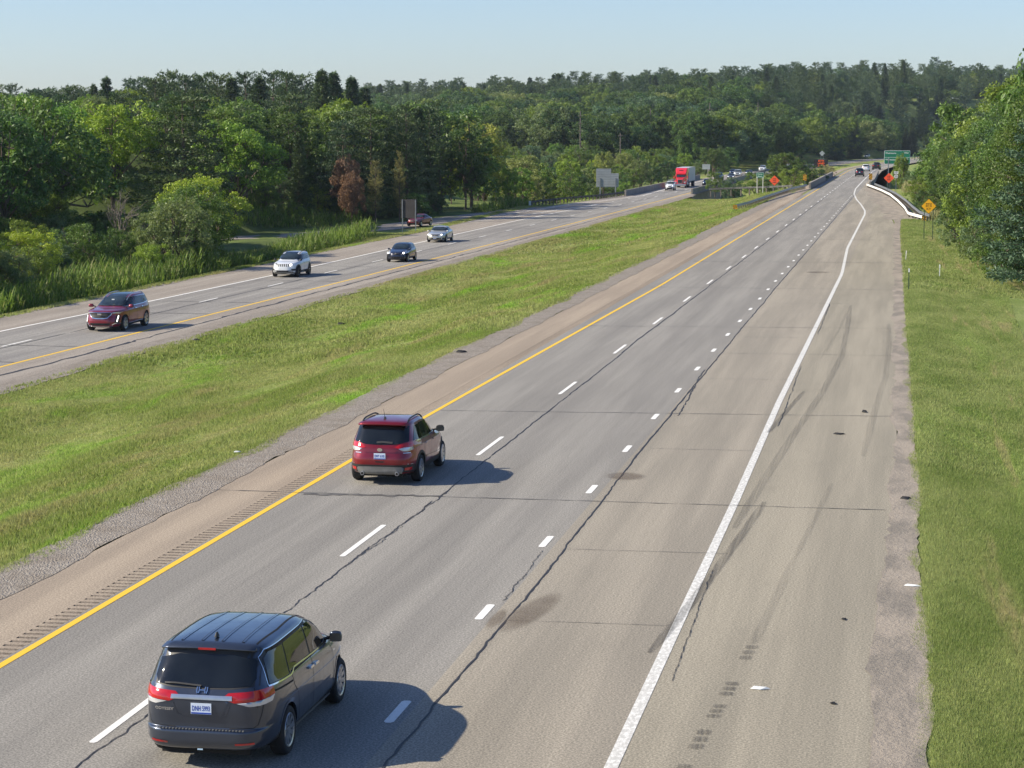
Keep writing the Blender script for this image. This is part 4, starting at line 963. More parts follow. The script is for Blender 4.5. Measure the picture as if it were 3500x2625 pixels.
def build_van():
    R = .355; wh_ = [(1.42, R), (-1.50, R)]; b = Body(VAN, wh_, R + .055, n=220, sub=5)
    t = empty('minivan', (-9.78, 31.85, 0), NORTH + .0, 'dark grey minivan nearest the camera, seen from behind with red tail lamps', 'minivan')
    P = M['paint_van']; b.build(t, P); b.underbody(t, .2, .62, .66); b.arches(P, t, .03); wheels_on(t, [1.42, -1.50], 1.0, R, .225, .245, 10, 'silver')
    g, gp = M['glass'], M['shadow_gap']
    # hatch: black surround, pane, spoiler lip, brake lamp, wiper
    b.patch('rear_window_surround', [(-.80, 1.185), (-.45, 1.15), (0, 1.14), (.45, 1.15), (.80, 1.185), (.755, 1.60), (.70, 1.648), (-.70, 1.648), (-.755, 1.60)], 'R', M['trim'], t, .003, .08)
    b.patch('rear_window', [(-.755, 1.20), (-.4, 1.165), (0, 1.157), (.4, 1.165), (.755, 1.20), (.70, 1.57), (-.70, 1.57)], 'R', g, t, .008, .07, soft=1)
    m = MB(); n = 12
    V = []; F = []
    for i in range(n + 1):
        y = -.70 + 1.40 * i / n; e = abs(y) / .70; xe = -2.225 + .05 * e ** 3; zt = 1.695 - .022 * e * e
        V += [(-2.00, y * .97, zt + .022), (xe, y, zt - .016), (xe - .005, y, zt - .038), (-2.10, y, zt - .05)]
        if i: 
            for k in range(3): F.append((4 * i - 4 + k, 4 * i + k, 4 * i + 1 + k, 4 * i - 3 + k))
    F += [(0, 1, 2, 3), (4 * n + 3, 4 * n + 2, 4 * n + 1, 4 * n)]
    m.add(V, F).build('spoiler', P, t, True)
    MB().box((-2.232, .0, 1.660), (.02, .26, .028)).build('brake_light', M['tail_red'], t)
    b.seam('wiper', [(.57, 1.195), (.40, 1.20), (.02, 1.175)], .022, 'R', M['trim'], t, h=.03)
    # tail lamps
    for s in (1, -1):
        q = lambda L_: [(s * a, z) for a, z in L_]
        b.patch('tail_light', q([(27, 1.045), (34, 1.105), (60, 1.13), (80, 1.145), (81, 1.03), (60, 1.0), (38, .975)]), 'W', M['tail_red'], t, .010, .04, arg=-1.9)
        b.patch('reverse_light', q([(40, .972), (60, .995), (80, 1.022), (76, .945), (60, .925), (50, .925)]), 'W', M['lamp_clear'], t, .010, .04, arg=-1.9)
        b.seam('lamp_seam', q([(57, .90), (57.5, 1.16)]), .008, 'W', gp, t, .013, arg=-1.9)
        b.patch('reflector', [(s * .50, .385), (s * .76, .395), (s * .76, .425), (s * .50, .415)], 'R', M['tail_red'], t, .008, .1)
        b.seam('bumper_seam', [(s * .86, .92), (s * .84, .80), (s * .80, .66), (s * .74, .615), (s * .4, .605)], .010, 'R', gp, t, .004)
        b.seam('hatch_seam', [(s * .885, 1.16), (s * .84, 1.40), (s * .79, 1.60)], .010, 'R', gp, t, .004)
        b.seam('hatch_crease', [(s * .42, .955), (s * .36, .80), (s * .30, .775), (0, .770)], .008, 'R', P, t, h=.005)
    for k in range(26): MB().box((-2.552, -.62 + k * 1.24 / 25, .594), (.036, .02, .012)).build('step_rib', M['cladding_grey'], t)
    b.patch('chrome_bar', [(-.455, 1.010), (.455, 1.010), (.45, 1.066), (-.45, 1.066)], 'R', M['silver'], t, .014, .08)
    b.patch('plate_recess', [(-.40, .995), (.40, .995), (.29, .775), (-.29, .775)], 'R', P, t, .005, .08)
    num_plate(t, -2.545, .885, tilt=.0, s='DNH 5993')
    # emblem: a broad H in an open frame
    for pts in ([(.048, 1.165), (.040, 1.125), (.050, 1.088)], [(-.048, 1.165), (-.040, 1.125), (-.050, 1.088)], [(.04, 1.126), (-.04, 1.126)], [(.075, 1.163), (.078, 1.12), (.066, 1.086)], [(-.075, 1.163), (-.078, 1.12), (-.066, 1.086)]):
        b.seam('emblem', pts, .016, 'R', M['chrome'], t, h=.018, step=.02)
    text_on(b, 'ODYSSEY', .56, .862, .29, .042, 'R', M['chrome'], t, .03)
    # side windows, belt trim, seams, handles
    q1 = [(-2.12, 1.17), (-1.38, 1.135), (-1.30, 1.545), (-1.86, 1.565), (-2.02, 1.50)]
    q2 = [(-1.33, 1.135), (-1.22, 1.15), (-1.10, 1.19), (-.26, 1.165), (-.24, 1.56), (-1.25, 1.55)]
    q3 = [(-.19, 1.163), (.88, 1.13), (.84, 1.20), (.62, 1.37), (.34, 1.50), (.10, 1.555), (-.18, 1.562)]
    q4 = [(.93, 1.128), (1.26, 1.12), (1.12, 1.18), (.93, 1.27)]
    b.both('window_surround', [(-2.17, 1.155), (-1.33, 1.118), (-1.20, 1.135), (-1.09, 1.175), (-.2, 1.148), (1.33, 1.105), (1.14, 1.22), (.66, 1.42), (.34, 1.545), (.08, 1.592), (-1.3, 1.592), (-1.92, 1.60), (-2.08, 1.52)], M['trim'], t, off=.002, res=.09)
    for Q in (q1, q2, q3, q4): b.both('side_window', Q, g, t, off=.007, res=.09)
    for pj in 'LS':
        b.seam('belt_trim', [(-2.16, 1.15), (-1.33, 1.112), (-1.20, 1.128), (-1.09, 1.168), (-.2, 1.142), (1.30, 1.10)], .022, pj, M['chrome'], t, h=.010)
        b.seam('window_trim', [(-2.16, 1.15), (-2.08, 1.53), (-1.92, 1.61), (-1.3, 1.603), (.08, 1.603), (.36, 1.555), (.68, 1.43), (1.15, 1.225)], .012, pj, M['chrome'], t, .006)
        b.seam('slide_rail', [(-2.20, 1.065), (-1.28, 1.02)], .026, pj, gp, t)
        b.seam('door_seam', [(-1.27, 1.10), (-1.22, .95), (-1.05, .80), (-.98, .38)], .012, pj, gp, t)
        b.seam('door_seam', [(-.22, 1.14), (-.22, .34)], .012, pj, gp, t)
        b.seam('door_seam', [(.93, 1.10), (1.0, .9), (.93, .34)], .012, pj, gp, t)
        b.seam('door_seam', [(-1.05, .33), (1.0, .31)], .012, pj, gp, t)
        b.seam('door_handle', [(-.44, 1.0), (-.27, 1.0)], .034, pj, M['chrome'], t, h=.042)
        b.seam('door_handle', [(-.17, .995), (.01, .99)], .034, pj, M['chrome'], t, h=.042)
        b.seam('sill', [(-1.0, .27), (.95, .26)], .06, pj, M['trim'], t, h=.02)
        b.seam('body_crease', [(-1.9, .80), (-.9, .83), (.9, .80), (1.9, .78)], .016, pj, P, t, h=.006)
    for s in (1, -1): mirror(t, 1.00, 1.03, 1.15, P, s, (.15, .22, .17))
    # roof: four pressed ribs, side gutters, rear joint, aerial
    for y in (-.45, -.15, .15, .45): b.seam('roof_rib', [(-1.95, y * 1.02), (.05, y * .90)], .030, 'T', P, t, h=.009); b.seam('roof_groove', [(-1.95, y * 1.02 + .024), (.05, y * .90 + .024)], .012, 'T', gp, t, .003)
    for s in (1, -1): b.seam('roof_gutter', [(-2.02, s * .645), (-1.0, s * .675), (.1, s * .63), (.45, s * .60)], .030, 'T', gp, t, .003)
    b.seam('roof_seam', [(-2.0, -.66), (-2.035, 0), (-2.0, .66)], .012, 'T', gp, t, .003)
    m = MB(); m.box((-1.78, 0, 1.765), (.13, .05, .07), 0, .4).build('aerial', M['trim'], t, True, .01)
    b.patch('windscreen', [(-.80, 1.14), (.80, 1.14), (.66, 1.58), (-.66, 1.58)], 'F', M['glass_front'], t, .006, .12)
    for s in (1, -1): b.patch('headlight', [(s * 24, .70), (s * 25, .84), (s * 52, .90), (s * 50, .76)], 'V', M['lamp_clear'], t, arg=1.7, res=.08)
    b.patch('grille', [(-.55, .85), (.55, .85), (.48, .66), (-.48, .66)], 'F', M['trim'], t, res=.12)
    b.seam('exhaust_tip', [(.02, .285), (.10, .285)], .03, 'R', M['chrome'], t, h=.02); t.scale = (1.02, 1.0, 1.03)
build_van()
# --- red crossover in the left lane
M['paint_red'] = car_paint('metallic_ruby_red', (.22, .006, .014), .45, .28)
def build_red():
    L, W, H = 4.52, 1.84, 1.66; R = .355; r = sc_rings(SUV, L, W, H)
    # a stepped tailgate: proud lamps, tucked lower bumper
    r[2] = (.44, -2.24, .42, 2.26, .905, 5, 4); r[3] = (.66, -2.262, .63, 2.25, .92, 5, 3.6); r[4] = (.86, -2.22, .80, 2.20, .92, 4.6, 3.4); r[5] = (.97, -2.20, .915, 2.10, .912, 4.6, 3.2)
    wh_ = [(1.36, R), (-1.33, R)]; b = Body(r, wh_, R + .06, n=190, sub=5)
    t = empty('crossover', (-13.32, 56.86, 0), NORTH, 'ruby red crossover in the left lane, seen from behind with twin exhausts', 'suv')
    P = M['paint_red']; g, gp = M['glass'], M['shadow_gap']; b.build(t, P); b.underbody(t, .22, .6, .60); b.arches(M['trim'], t, .055, off=.010); wheels_on(t, [1.36, -1.33], .905, R, .225, .245, 10, 'silver')
    b.patch('rear_window', [(-.71, 1.13), (-.4, 1.06), (0, 1.045), (.4, 1.06), (.71, 1.13), (.66, 1.50), (-.66, 1.50)], 'R', g, t, .007, .08)
    m = MB(); V = []; F = []; n = 12
    for i in range(n + 1):
        y = -.64 + 1.28 * i / n; e = abs(y) / .64; xe = -2.0 + .07 * e ** 3; zt = 1.585 - .02 * e * e
        V += [(-1.72, y * .97, zt + .035), (xe, y, zt), (xe - .003, y, zt - .035), (-1.86, y, zt - .05)]
        if i:
            for k in range(3): F.append((4 * i - 4 + k, 4 * i + k, 4 * i + 1 + k, 4 * i - 3 + k))
    F += [(0, 1, 2, 3), (4 * n + 3, 4 * n + 2, 4 * n + 1, 4 * n)]; m.add(V, F).build('spoiler', P, t, True)
    b.seam('wiper', [(.10, 1.10), (-.05, 1.115), (-.32, 1.095)], .05, 'R', M['trim'], t, h=.03)
    for s in (1, -1):
        q = lambda L_: [(s * a, z) for a, z in L_]
        b.patch('tail_light', q([(33, .985), (44, 1.06), (58, 1.10), (74, 1.13), (76, 1.0), (58, .955), (44, .945)]), 'W', M['tail_red'], t, .010, .05, arg=-1.6)
        b.patch('reverse_light', q([(40, .955), (50, .985), (72, .99), (72, .92), (56, .885), (46, .90)]), 'W', M['lamp_clear'], t, .013, .05, arg=-1.6)
        b.patch('reflector', q([(49, .47), (66, .48), (64, .40), (49, .40)]), 'W', M['tail_red'], t, .016, .06, arg=-1.6)
        b.seam('badge', [(s * .66 if s > 0 else -.76, .845), (s * .50 if s > 0 else -.60, .845)], .020, 'R', M['silver'], t, h=.012)
        b.seam('bumper_edge', [(s * .90, .535), (s * .80, .555), (s * .7, .56)], .014, 'R', M['silver'], t, h=.008)
        MB().tube([(-2.29, s * .46, .315), (-2.10, s * .46, .315)], .050, 12).build('exhaust_tip', M['silver'], t)
        MB().tube([(-2.292, s * .46, .315), (-2.20, s * .46, .315)], .036, 12).build('exhaust_bore', M['shadow_gap'], t)
    b.patch('handle_panel', [(-.46, .935), (.46, .935), (.40, .862), (-.40, .862)], 'R', P, t, .014, .07)
    b.patch('lower_bumper', [(-.84, .54), (.84, .54), (.82, .36), (.70, .27), (-.70, .27), (-.82, .36)], 'R', M['trim'], t, .006, .07)
    b.patch('skid_plate', [(-.62, .45), (-.55, .50), (.55, .50), (.62, .45), (.55, .30), (-.55, .30)], 'R', M['cladding_grey'], t, .022, .07, soft=1)
    b.patch('hatch_pull', [(-.13, .635), (.13, .635), (.10, .605), (-.10, .605)], 'R', gp, t, .006, .05)
    num_plate(t, -2.262, .765, tilt=.0, s='EWY 6105')
    me = MB(); me.tube([(-2.245, 0, .93), (-2.215, 0, .93)], .045, 16).build('emblem', M['chrome'], t).scale = (1, 1.6, 1)
    b.both('side_window', [(-1.80, 1.13), (-1.48, 1.15), (-1.32, 1.48), (-1.40, 1.48)], g, t, off=.006, res=.09)
    b.both('side_window', [(-1.55, 1.13), (-1.0, 1.12), (-1.0, 1.485), (-1.36, 1.475)], g, t, off=.007, res=.09)
    b.both('side_window', [(-.97, 1.12), (-.16, 1.105), (-.17, 1.49), (-.96, 1.49)], g, t, off=.007, res=.09)
    b.both('side_window', [(-.12, 1.105), (.80, 1.11), (.55, 1.26), (.22, 1.42), (-.02, 1.482), (-.13, 1.487)], g, t, off=.007, res=.09)
    for pj in 'LS':
        b.seam('belt_trim', [(-1.62, 1.11), (-.15, 1.088), (.78, 1.09)], .026, pj, M['chrome'], t, h=.012)
        for q_ in ([(-1.0, 1.08), (-.98, .86), (-.85, .48)], [(-.14, 1.08), (-.14, .42)], [(.86, 1.08), (.92, .9), (.86, .42)]): b.seam('door_seam', q_, .012, pj, gp, t)
        b.patch('door_cladding', [(-.88, .44), (.92, .42), (.92, .24), (-.88, .26)], pj, M['trim'], t, .012, .1)
        b.seam('door_handle', [(-.88, .955), (-.70, .955)], .034, pj, P, t, h=.04); b.seam('door_handle', [(-.02, .95), (.16, .95)], .034, pj, P, t, h=.04)
        b.seam('body_crease', [(-2.0, .92), (-.9, .97), (.9, .93)], .02, pj, P, t, h=.012)
        b.seam('lower_crease', [(-.8, .60), (.8, .52)], .03, pj, P, t, h=.02)
    for s in (1, -1):
        mirror(t, .76, .955, 1.13, M['trim'], s, (.15, .24, .17))
        pts = []
        for k in range(13):
            a = k / 12; x_ = -1.62 + 1.95 * a; h_, n_ = b.ray('T', x_, s * (.60 - .03 * a)); pts.append(tuple(h_ + Vector((0, 0, .045 * min(1, math.sin(math.pi * a) * 3)))))
        MB().tube(pts, .021, 8).build('roof_rail', M['trim'], t)
    MB().tube([(-1.42, .05, 1.655), (-1.60, .05, 1.92)], .008, 6, .004).build('aerial', M['trim'], t)
    MB().box((-1.42, .05, 1.66), (.12, .06, .06), 0, .5).build('aerial_base', M['trim'], t)
    b.seam('roof_seam', [(-1.66, -.60), (-1.70, 0), (-1.66, .60)], .012, 'T', gp, t, .003)
    b.patch('windscreen', [(-.72, 1.12), (.72, 1.12), (.60, 1.50), (-.60, 1.50)], 'F', M['glass_front'], t, .006, .12)
    for s in (1, -1): b.patch('headlight', [(s * 26, .78), (s * 28, .88), (s * 52, .93), (s * 50, .82)], 'V', M['lamp_clear'], t, arg=1.4, res=.08)
build_red()
# --- burgundy three-row SUV, oncoming
HL = -math.pi / 2                                      # heading towards the camera (-Y)
M['paint_burg'] = car_paint('metallic_burgundy', (.22, .008, .022), .3, .28)
def build_burg():
    L, W, H = 5.05, 1.96, 1.75; R = .39; r = sc_rings(SUV, L, W, H); r[5] = (1.0, -2.44, .99, 2.42, .97, 5, 3.6); r[6] = (1.08, -2.41, 1.06, 2.20, .95, 5, 3.2); r[7] = (1.15, -2.375, 1.10, 1.75, .925, 5, 3.2); r[8] = (1.21, -2.33, 1.15, 1.30, .90, 5, 3.4)
    wh_ = [(1.47, R), (-1.40, R)]; b = Body(r, wh_, R + .055, n=150, sub=4)
    t = empty('large_suv', (-43.95, 118.0, ZL), HL - .02, 'burgundy oncoming SUV with a chrome-framed black grille and vertical daytime lamps', 'suv')
    P = M['paint_burg']; g, gp = M['glass'], M['shadow_gap']; b.build(t, P); b.underbody(t, .22, .6, .62); b.arches(P, t, .03); wheels_on(t, [1.47, -1.40], .965, R, .24, .275, 6, 'silver')
    b.patch('windscreen', [(-.80, 1.20), (.80, 1.20), (.66, 1.60), (-.66, 1.60)], 'F', M['glass_front'], t, .006, .1, soft=1)
    b.seam('wiper', [(.70, 1.20), (.1, 1.215), (-.1, 1.20)], .03, 'F', M['trim'], t, h=.02); b.seam('wiper', [(-.72, 1.20), (-.4, 1.21), (-.08, 1.20)], .03, 'F', M['trim'], t, h=.02)
    G = [(-.52, .96), (.52, .96), (.57, .90), (.40, .70), (.20, .665), (-.20, .665), (-.40, .70), (-.57, .90)]
    b.patch('grille', G, 'F', M['trim'], t, .012, .08); b.seam('grille_frame', G + [G[0]], .030, 'F', M['chrome'], t, h=.025)
    MB().box((2.545, 0, .885), (.02, .22, .09)).build('emblem', M['chrome'], t, bevel=.015)
    for s in (1, -1):
        b.patch('headlight', [(s * .58, .965), (s * .60, .925), (s * .84, .90), (s * .90, .97)], 'F', M['lamp_clear'], t, .010, .07)
        b.seam('daytime_lamp', [(s * .80, .80), (s * .775, .50)], .045, 'F', M['lamp_on'], t, h=.02)
        b.patch('lamp_recess', [(s * .74, .83), (s * .84, .83), (s * .83, .44), (s * .70, .46)], 'F', M['trim'], t, .006, .08)
        b.seam('bumper_trim', [(s * .88, .42), (s * .70, .43), (s * .58, .36)], .05, 'F', M['chrome'], t, h=.02)
        mirror(t, .98, 1.06, 1.20, P, s, (.14, .26, .17))
        MB().tube([tuple(b.ray('T', -1.85 + 2.3 * k / 10, s * .62)[0] + Vector((0, 0, .055 * min(1, 3 * math.sin(math.pi * k / 10))))) for k in range(11)], .02, 6).build('roof_rail', M['silver'], t)
    b.patch('lower_grille', [(-.55, .44), (.55, .44), (.48, .33), (-.48, .33)], 'F', M['trim'], t, .006, .08); b.seam('skid_trim', [(-.62, .29), (.62, .29)], .035, 'F', M['chrome'], t, h=.02)
    b.patch('sunroof', [(-1.5, -.46), (.35, -.48), (.42, 0), (.35, .48), (-1.5, .46)], 'T', M['glass_front'], t, .005, .15)
    b.both('side_window', [(-1.95, 1.29), (-1.15, 1.23), (-1.13, 1.575), (-1.70, 1.56)], g, t, off=.006); b.both('side_window', [(-1.10, 1.23), (-.10, 1.20), (-.12, 1.59), (-1.09, 1.58)], g, t, off=.006)
    b.both('side_window', [(-.06, 1.20), (.98, 1.20), (.70, 1.36), (.38, 1.52), (.15, 1.58), (-.06, 1.59)], g, t, off=.006)
    for pj in 'LS':
        b.seam('window_trim', [(1.05, 1.18), (-1.15, 1.21), (-2.02, 1.275), (-1.75, 1.60), (-1.1, 1.62), (.15, 1.61), (.45, 1.53)], .024, pj, M['chrome'], t, h=.012)
        for q_ in ([(-1.12, 1.19), (-1.05, .9), (-.9, .5)], [(-.08, 1.18), (-.08, .45)], [(.98, 1.18), (1.0, .9), (.95, .45)]): b.seam('door_seam', q_, .014, pj, gp, t)
        b.seam('door_handle', [(-.9, 1.06), (-.7, 1.06)], .035, pj, M['chrome'], t, h=.04); b.seam('door_handle', [(0, 1.05), (.2, 1.05)], .035, pj, M['chrome'], t, h=.04)
        b.seam('sill_trim', [(-.9, .40), (.98, .36)], .03, pj, M['chrome'], t, h=.02); b.patch('door_cladding', [(-.9, .37), (1.0, .33), (1.0, .25), (-.9, .25)], pj, M['trim'], t, .01, .15)
        b.seam('body_crease', [(-2.2, 1.02), (0, 1.0), (2.0, .95)], .02, pj, P, t, h=.010)
    b.patch('rear_window', [(-.72, 1.20), (.72, 1.20), (.66, 1.6), (-.66, 1.6)], 'R', g, t, .006, .12)
    MB().box((.80, .05, 1.50), (.02, .14, .05)).build('toll_tag', M['sign_white'], t); t.scale = (1.12, 1.12, 1.12)
build_burg()
# --- white off-road styled SUV with seven slots
M['paint_white'] = car_paint('white_paint', (.74, .76, .77), 0, .35)
def build_white():
    t, b = auto_car('suv', 4.62, 1.87, 1.70, 2.70, 'paint_white', (-46.95, 164.2, ZL), HL - .01, 'off_road_suv', 'white oncoming SUV with a row of upright black grille slots and black mirrors', 'suv', n=140, R=.38, spokes=5, rim='rim_dark', front=False, lights=False)
    tr = M['trim']
    for k in range(7): b.patch('grille_slot', [(-.42 + .14 * k - .045, .935), (-.42 + .14 * k + .045, .935), (-.42 + .14 * k + .038, .76), (-.42 + .14 * k - .038, .76)], 'F', tr, t, .006, .1)
    for s in (1, -1):
        b.patch('headlight', [(s * 27, .865), (s * 29, .93), (s * 50, .985), (s * 50, .94)], 'V', tr, t, arg=1.4, res=.06, off=.008)
        b.patch('fog_recess', [(s * .56, .60), (s * .84, .60), (s * .80, .47), (s * .66, .47)], 'F', tr, t, .006, .06)
    MB().tube([(2.18, .60, .895), (2.27, .60, .895)], .075, 14).build('lamp_bulb', M['lamp_on'], t)
    b.patch('lower_grille', [(-.62, .50), (.62, .50), (.74, .36), (-.74, .36)], 'F', tr, t, .006, .08); b.patch('bumper_skirt', [(-.80, .35), (.80, .35), (.76, .24), (-.76, .24)], 'F', M['cladding_grey'], t, .008, .08)
    b.arches(tr, t, .07, off=.014)
    for pj in 'LS': b.patch('door_cladding', [(-.86, .46), (.88, .44), (.88, .22), (-.86, .24)], pj, tr, t, .012, .12)
    for o in [c for c in t.children if c.name.startswith('side_mirror')]: o.data.materials[0] = tr
    b.patch('sunroof', [(-.55, -.46), (.28, -.46), (.28, .46), (-.55, .46)], 'T', M['glass'], t, .005, .15)
    for s in (1, -1): MB().tube([tuple(b.ray('T', -1.65 + 2.0 * k / 10, s * .60)[0] + Vector((0, 0, .055 * min(1, 3 * math.sin(math.pi * k / 10))))) for k in range(11)], .022, 6).build('roof_rail', tr, t)
    t.scale = (1.1, 1.1, 1.1)
build_white()
# --- dark blue hatchback, silver-white sedan, maroon sedan
M['paint_blue'] = car_paint('dark_blue_paint', (.012, .016, .040), .3, .30)
M['paint_silver'] = car_paint('pale_silver_paint', (.58, .58, .54), .5, .30)
M['paint_maroon'] = car_paint('maroon_paint', (.16, .012, .018), .3, .30)
t, b = auto_car('hatch', 4.28, 1.74, 1.46, 2.62, 'paint_blue', (-43.0, 184.9, ZL), HL - .01, 'hatchback', 'dark blue oncoming hatchback with large teardrop headlamps', 'car', n=120, R=.32, spokes=8, lights=False)
for s in (1, -1):
    b.patch('headlight', [(s * .46, .68), (s * .52, .80), (s * .66, .90), (s * .80, .86), (s * .82, .74), (s * .66, .66)], 'F', M['lamp_clear'], t, .012, .06, soft=1)
    MB().tube([(2.02, s * .64, .74), (2.09, s * .62, .74)], .07, 12).build('lamp_bulb', M['lamp_on'], t)
    b.patch('fog_lamp', [(s * .66, .40), (s * .80, .42), (s * .78, .33), (s * .66, .33)], 'F', M['lamp_clear'], t, .008, .06)
MB().tube([(2.10, 0, .70), (2.14, 0, .70)], .05, 12).build('emblem', M['chrome'], t).scale = (1, 1.7, 1); t.scale = (1.08, 1.08, 1.08)
t, b = auto_car('sedan', 5.11, 1.85, 1.49, 2.84, 'paint_silver', (-46.95, 219.2, ZL), HL + .01, 'sedan', 'pale silver oncoming sedan between the blue hatchback and the exit ramp', 'car', n=120, R=.35, spokes=7)
b.seam('grille_frame', [(-.42, .75), (.42, .75)], .03, 'F', M['chrome'], t, h=.02); MB().box((2.54, 0, .67), (.02, .2, .07)).build('emblem', M['chrome'], t); num_plate(t, 2.545, .42, facing=1); t.scale = (1.08, 1.08, 1.08)
for s in (1, -1): b.patch('fog_recess', [(s * .62, .44), (s * .84, .46), (s * .80, .33), (s * .64, .33)], 'F', M['trim'], t, .006, .06); b.seam('bumper_trim', [(s * .60, .29), (s * .86, .33)], .03, 'F', M['chrome'], t, h=.015)
auto_car('sedan', 4.55, 1.78, 1.44, 2.7, 'paint_maroon', (-57.0, 254.5, ZL + .06), HL - .22, 'sedan', 'maroon sedan on the exit ramp behind the dark sign', 'car', n=110, R=.33, spokes=6, on=False)
# --- far traffic
for nm, k, Ls, rgb, met in [('paint_teal', 0, 0, (.05, .10, .10), .5), ('paint_grey', 0, 0, (.10, .105, .115), .6), ('paint_violet', 0, 0, (.06, .055, .09), .5), ('paint_black', 0, 0, (.012, .012, .014), .2), ('paint_navy', 0, 0, (.03, .045, .08), .4)]:
    M[nm] = car_paint(nm.replace('paint_', '') + '_car_paint', rgb, met, .32)
t, b = auto_car('hatch', 4.3, 1.80, 1.80, 2.7, 'paint_white', (-45.3, 424.6, ZL), HL, 'work_van', 'small white van with a ladder rack driving in front of the red truck', 'van', n=70, R=.33, spokes=5)
for s in (1, -1): MB().tube([(-1.5, s * .5, 2.0), (.5, s * .5, 2.0)], .03, 6).build('rack_bar', M['galv'], t)
for x in (-1.3, -.4, .4): MB().tube([(x, -.65, 1.95), (x, .65, 1.95)], .03, 6).build('rack_bar', M['galv'], t)
MB().box((-.5, .28, 2.08), (2.4, .35, .07)).build('ladder', M['galv'], t); b.patch('bumper_guard', [(-.62, .62), (.62, .62), (.58, .30), (-.58, .30)], 'F', M['trim'], t, .01, .12)
auto_car('sedan', 4.8, 1.85, 1.50, 2.8, 'paint_navy', (-41.4, 460.5, ZL), HL, 'sedan', 'dark sedan with bright headlamps right behind the red truck, partly behind a bush', 'car', n=70, spokes=6)
t, b = auto_car('pickup', 5.6, 1.98, 1.88, 3.6, 'paint_teal', (-43.9, 518.5, ZL), HL, 'pickup_truck', 'dark teal pickup truck with bicycles on its roof, behind the red truck', 'pickup', n=70, R=.39, spokes=6, on=False)
for s in (-.3, .25):
    for x in (-.2, .55): 
        V = [(x + .32 * math.cos(a), s, 2.3 + .32 * math.sin(a)) for a in np.linspace(0, 2 * math.pi, 13)]; MB().tube(V, .025, 5).build('bicycle_wheel', M['trim'], t)
    MB().tube([(-.2, s, 2.3), (.1, s, 2.6), (.5, s, 2.65), (.55, s, 2.3)], .025, 5).build('bicycle_frame', M['galv'], t)
auto_car('sedan', 4.7, 1.80, 1.42, 2.7, 'paint_grey', (-41.9, 530, ZL), HL, 'sedan', 'dark grey sedan half hidden behind the inner bridge parapet', 'car', n=70, spokes=6)
auto_car('pickup', 5.8, 2.05, 1.95, 3.7, 'paint_silver', (-42.3, 556, ZL), HL, 'pickup_truck', 'white pickup truck with headlamps on, between two dark cars on the far bridge', 'pickup', n=70, R=.40, spokes=6)
auto_car('sedan', 4.8, 1.85, 1.46, 2.8, 'paint_violet', (-41.2, 580, ZL), HL, 'sedan', 'dark violet sedan right of the white pickup on the far bridge', 'car', n=70, spokes=6)
auto_car('sedan', 4.8, 1.85, 1.46, 2.8, 'paint_navy', (-46.2, 590, ZL), HL, 'sedan', 'dark blue car with lamps on, left of and behind the white pickup', 'car', n=70, spokes=6)
auto_car('suv', 4.9, 1.95, 1.85, 2.9, 'paint_white', (-41.6, 640, ZL), HL - .05, 'large_suv', 'white vehicle peeping out left of the median tree', 'suv', n=70, spokes=6)
auto_car('suv', 4.8, 1.92, 1.80, 2.8, 'paint_black', (-10.15, 472.2, 0), NORTH, 'compact_suv', 'black SUV driving away over the right bridge, nearest of the three far cars', 'suv', 'cars driving away over the right bridge', n=80, R=.37, spokes=6, rim='rim_dark')
auto_car('suv', 4.7, 1.88, 1.68, 2.8, 'paint_white', (-10.1, 536, 0), NORTH, 'compact_suv', 'white SUV driving away just past the right bridge', 'suv', 'cars driving away over the right bridge', n=80, R=.36, spokes=6)
auto_car('pickup', 5.6, 1.98, 1.90, 3.6, 'paint_black', (-7.9, 560, 0), NORTH - .05, 'pickup_truck', 'black pickup driving away next to the white SUV', 'pickup', 'cars driving away over the right bridge', n=80, R=.39, spokes=6)
auto_car('suv', 4.7, 1.88, 1.68, 2.8, 'paint_white', (-18.6 , 1010, ZL), HL - .3, 'compact_suv', 'tiny white car far off at the left edge of the large green sign', 'suv', n=50, R=.36, spokes=6)
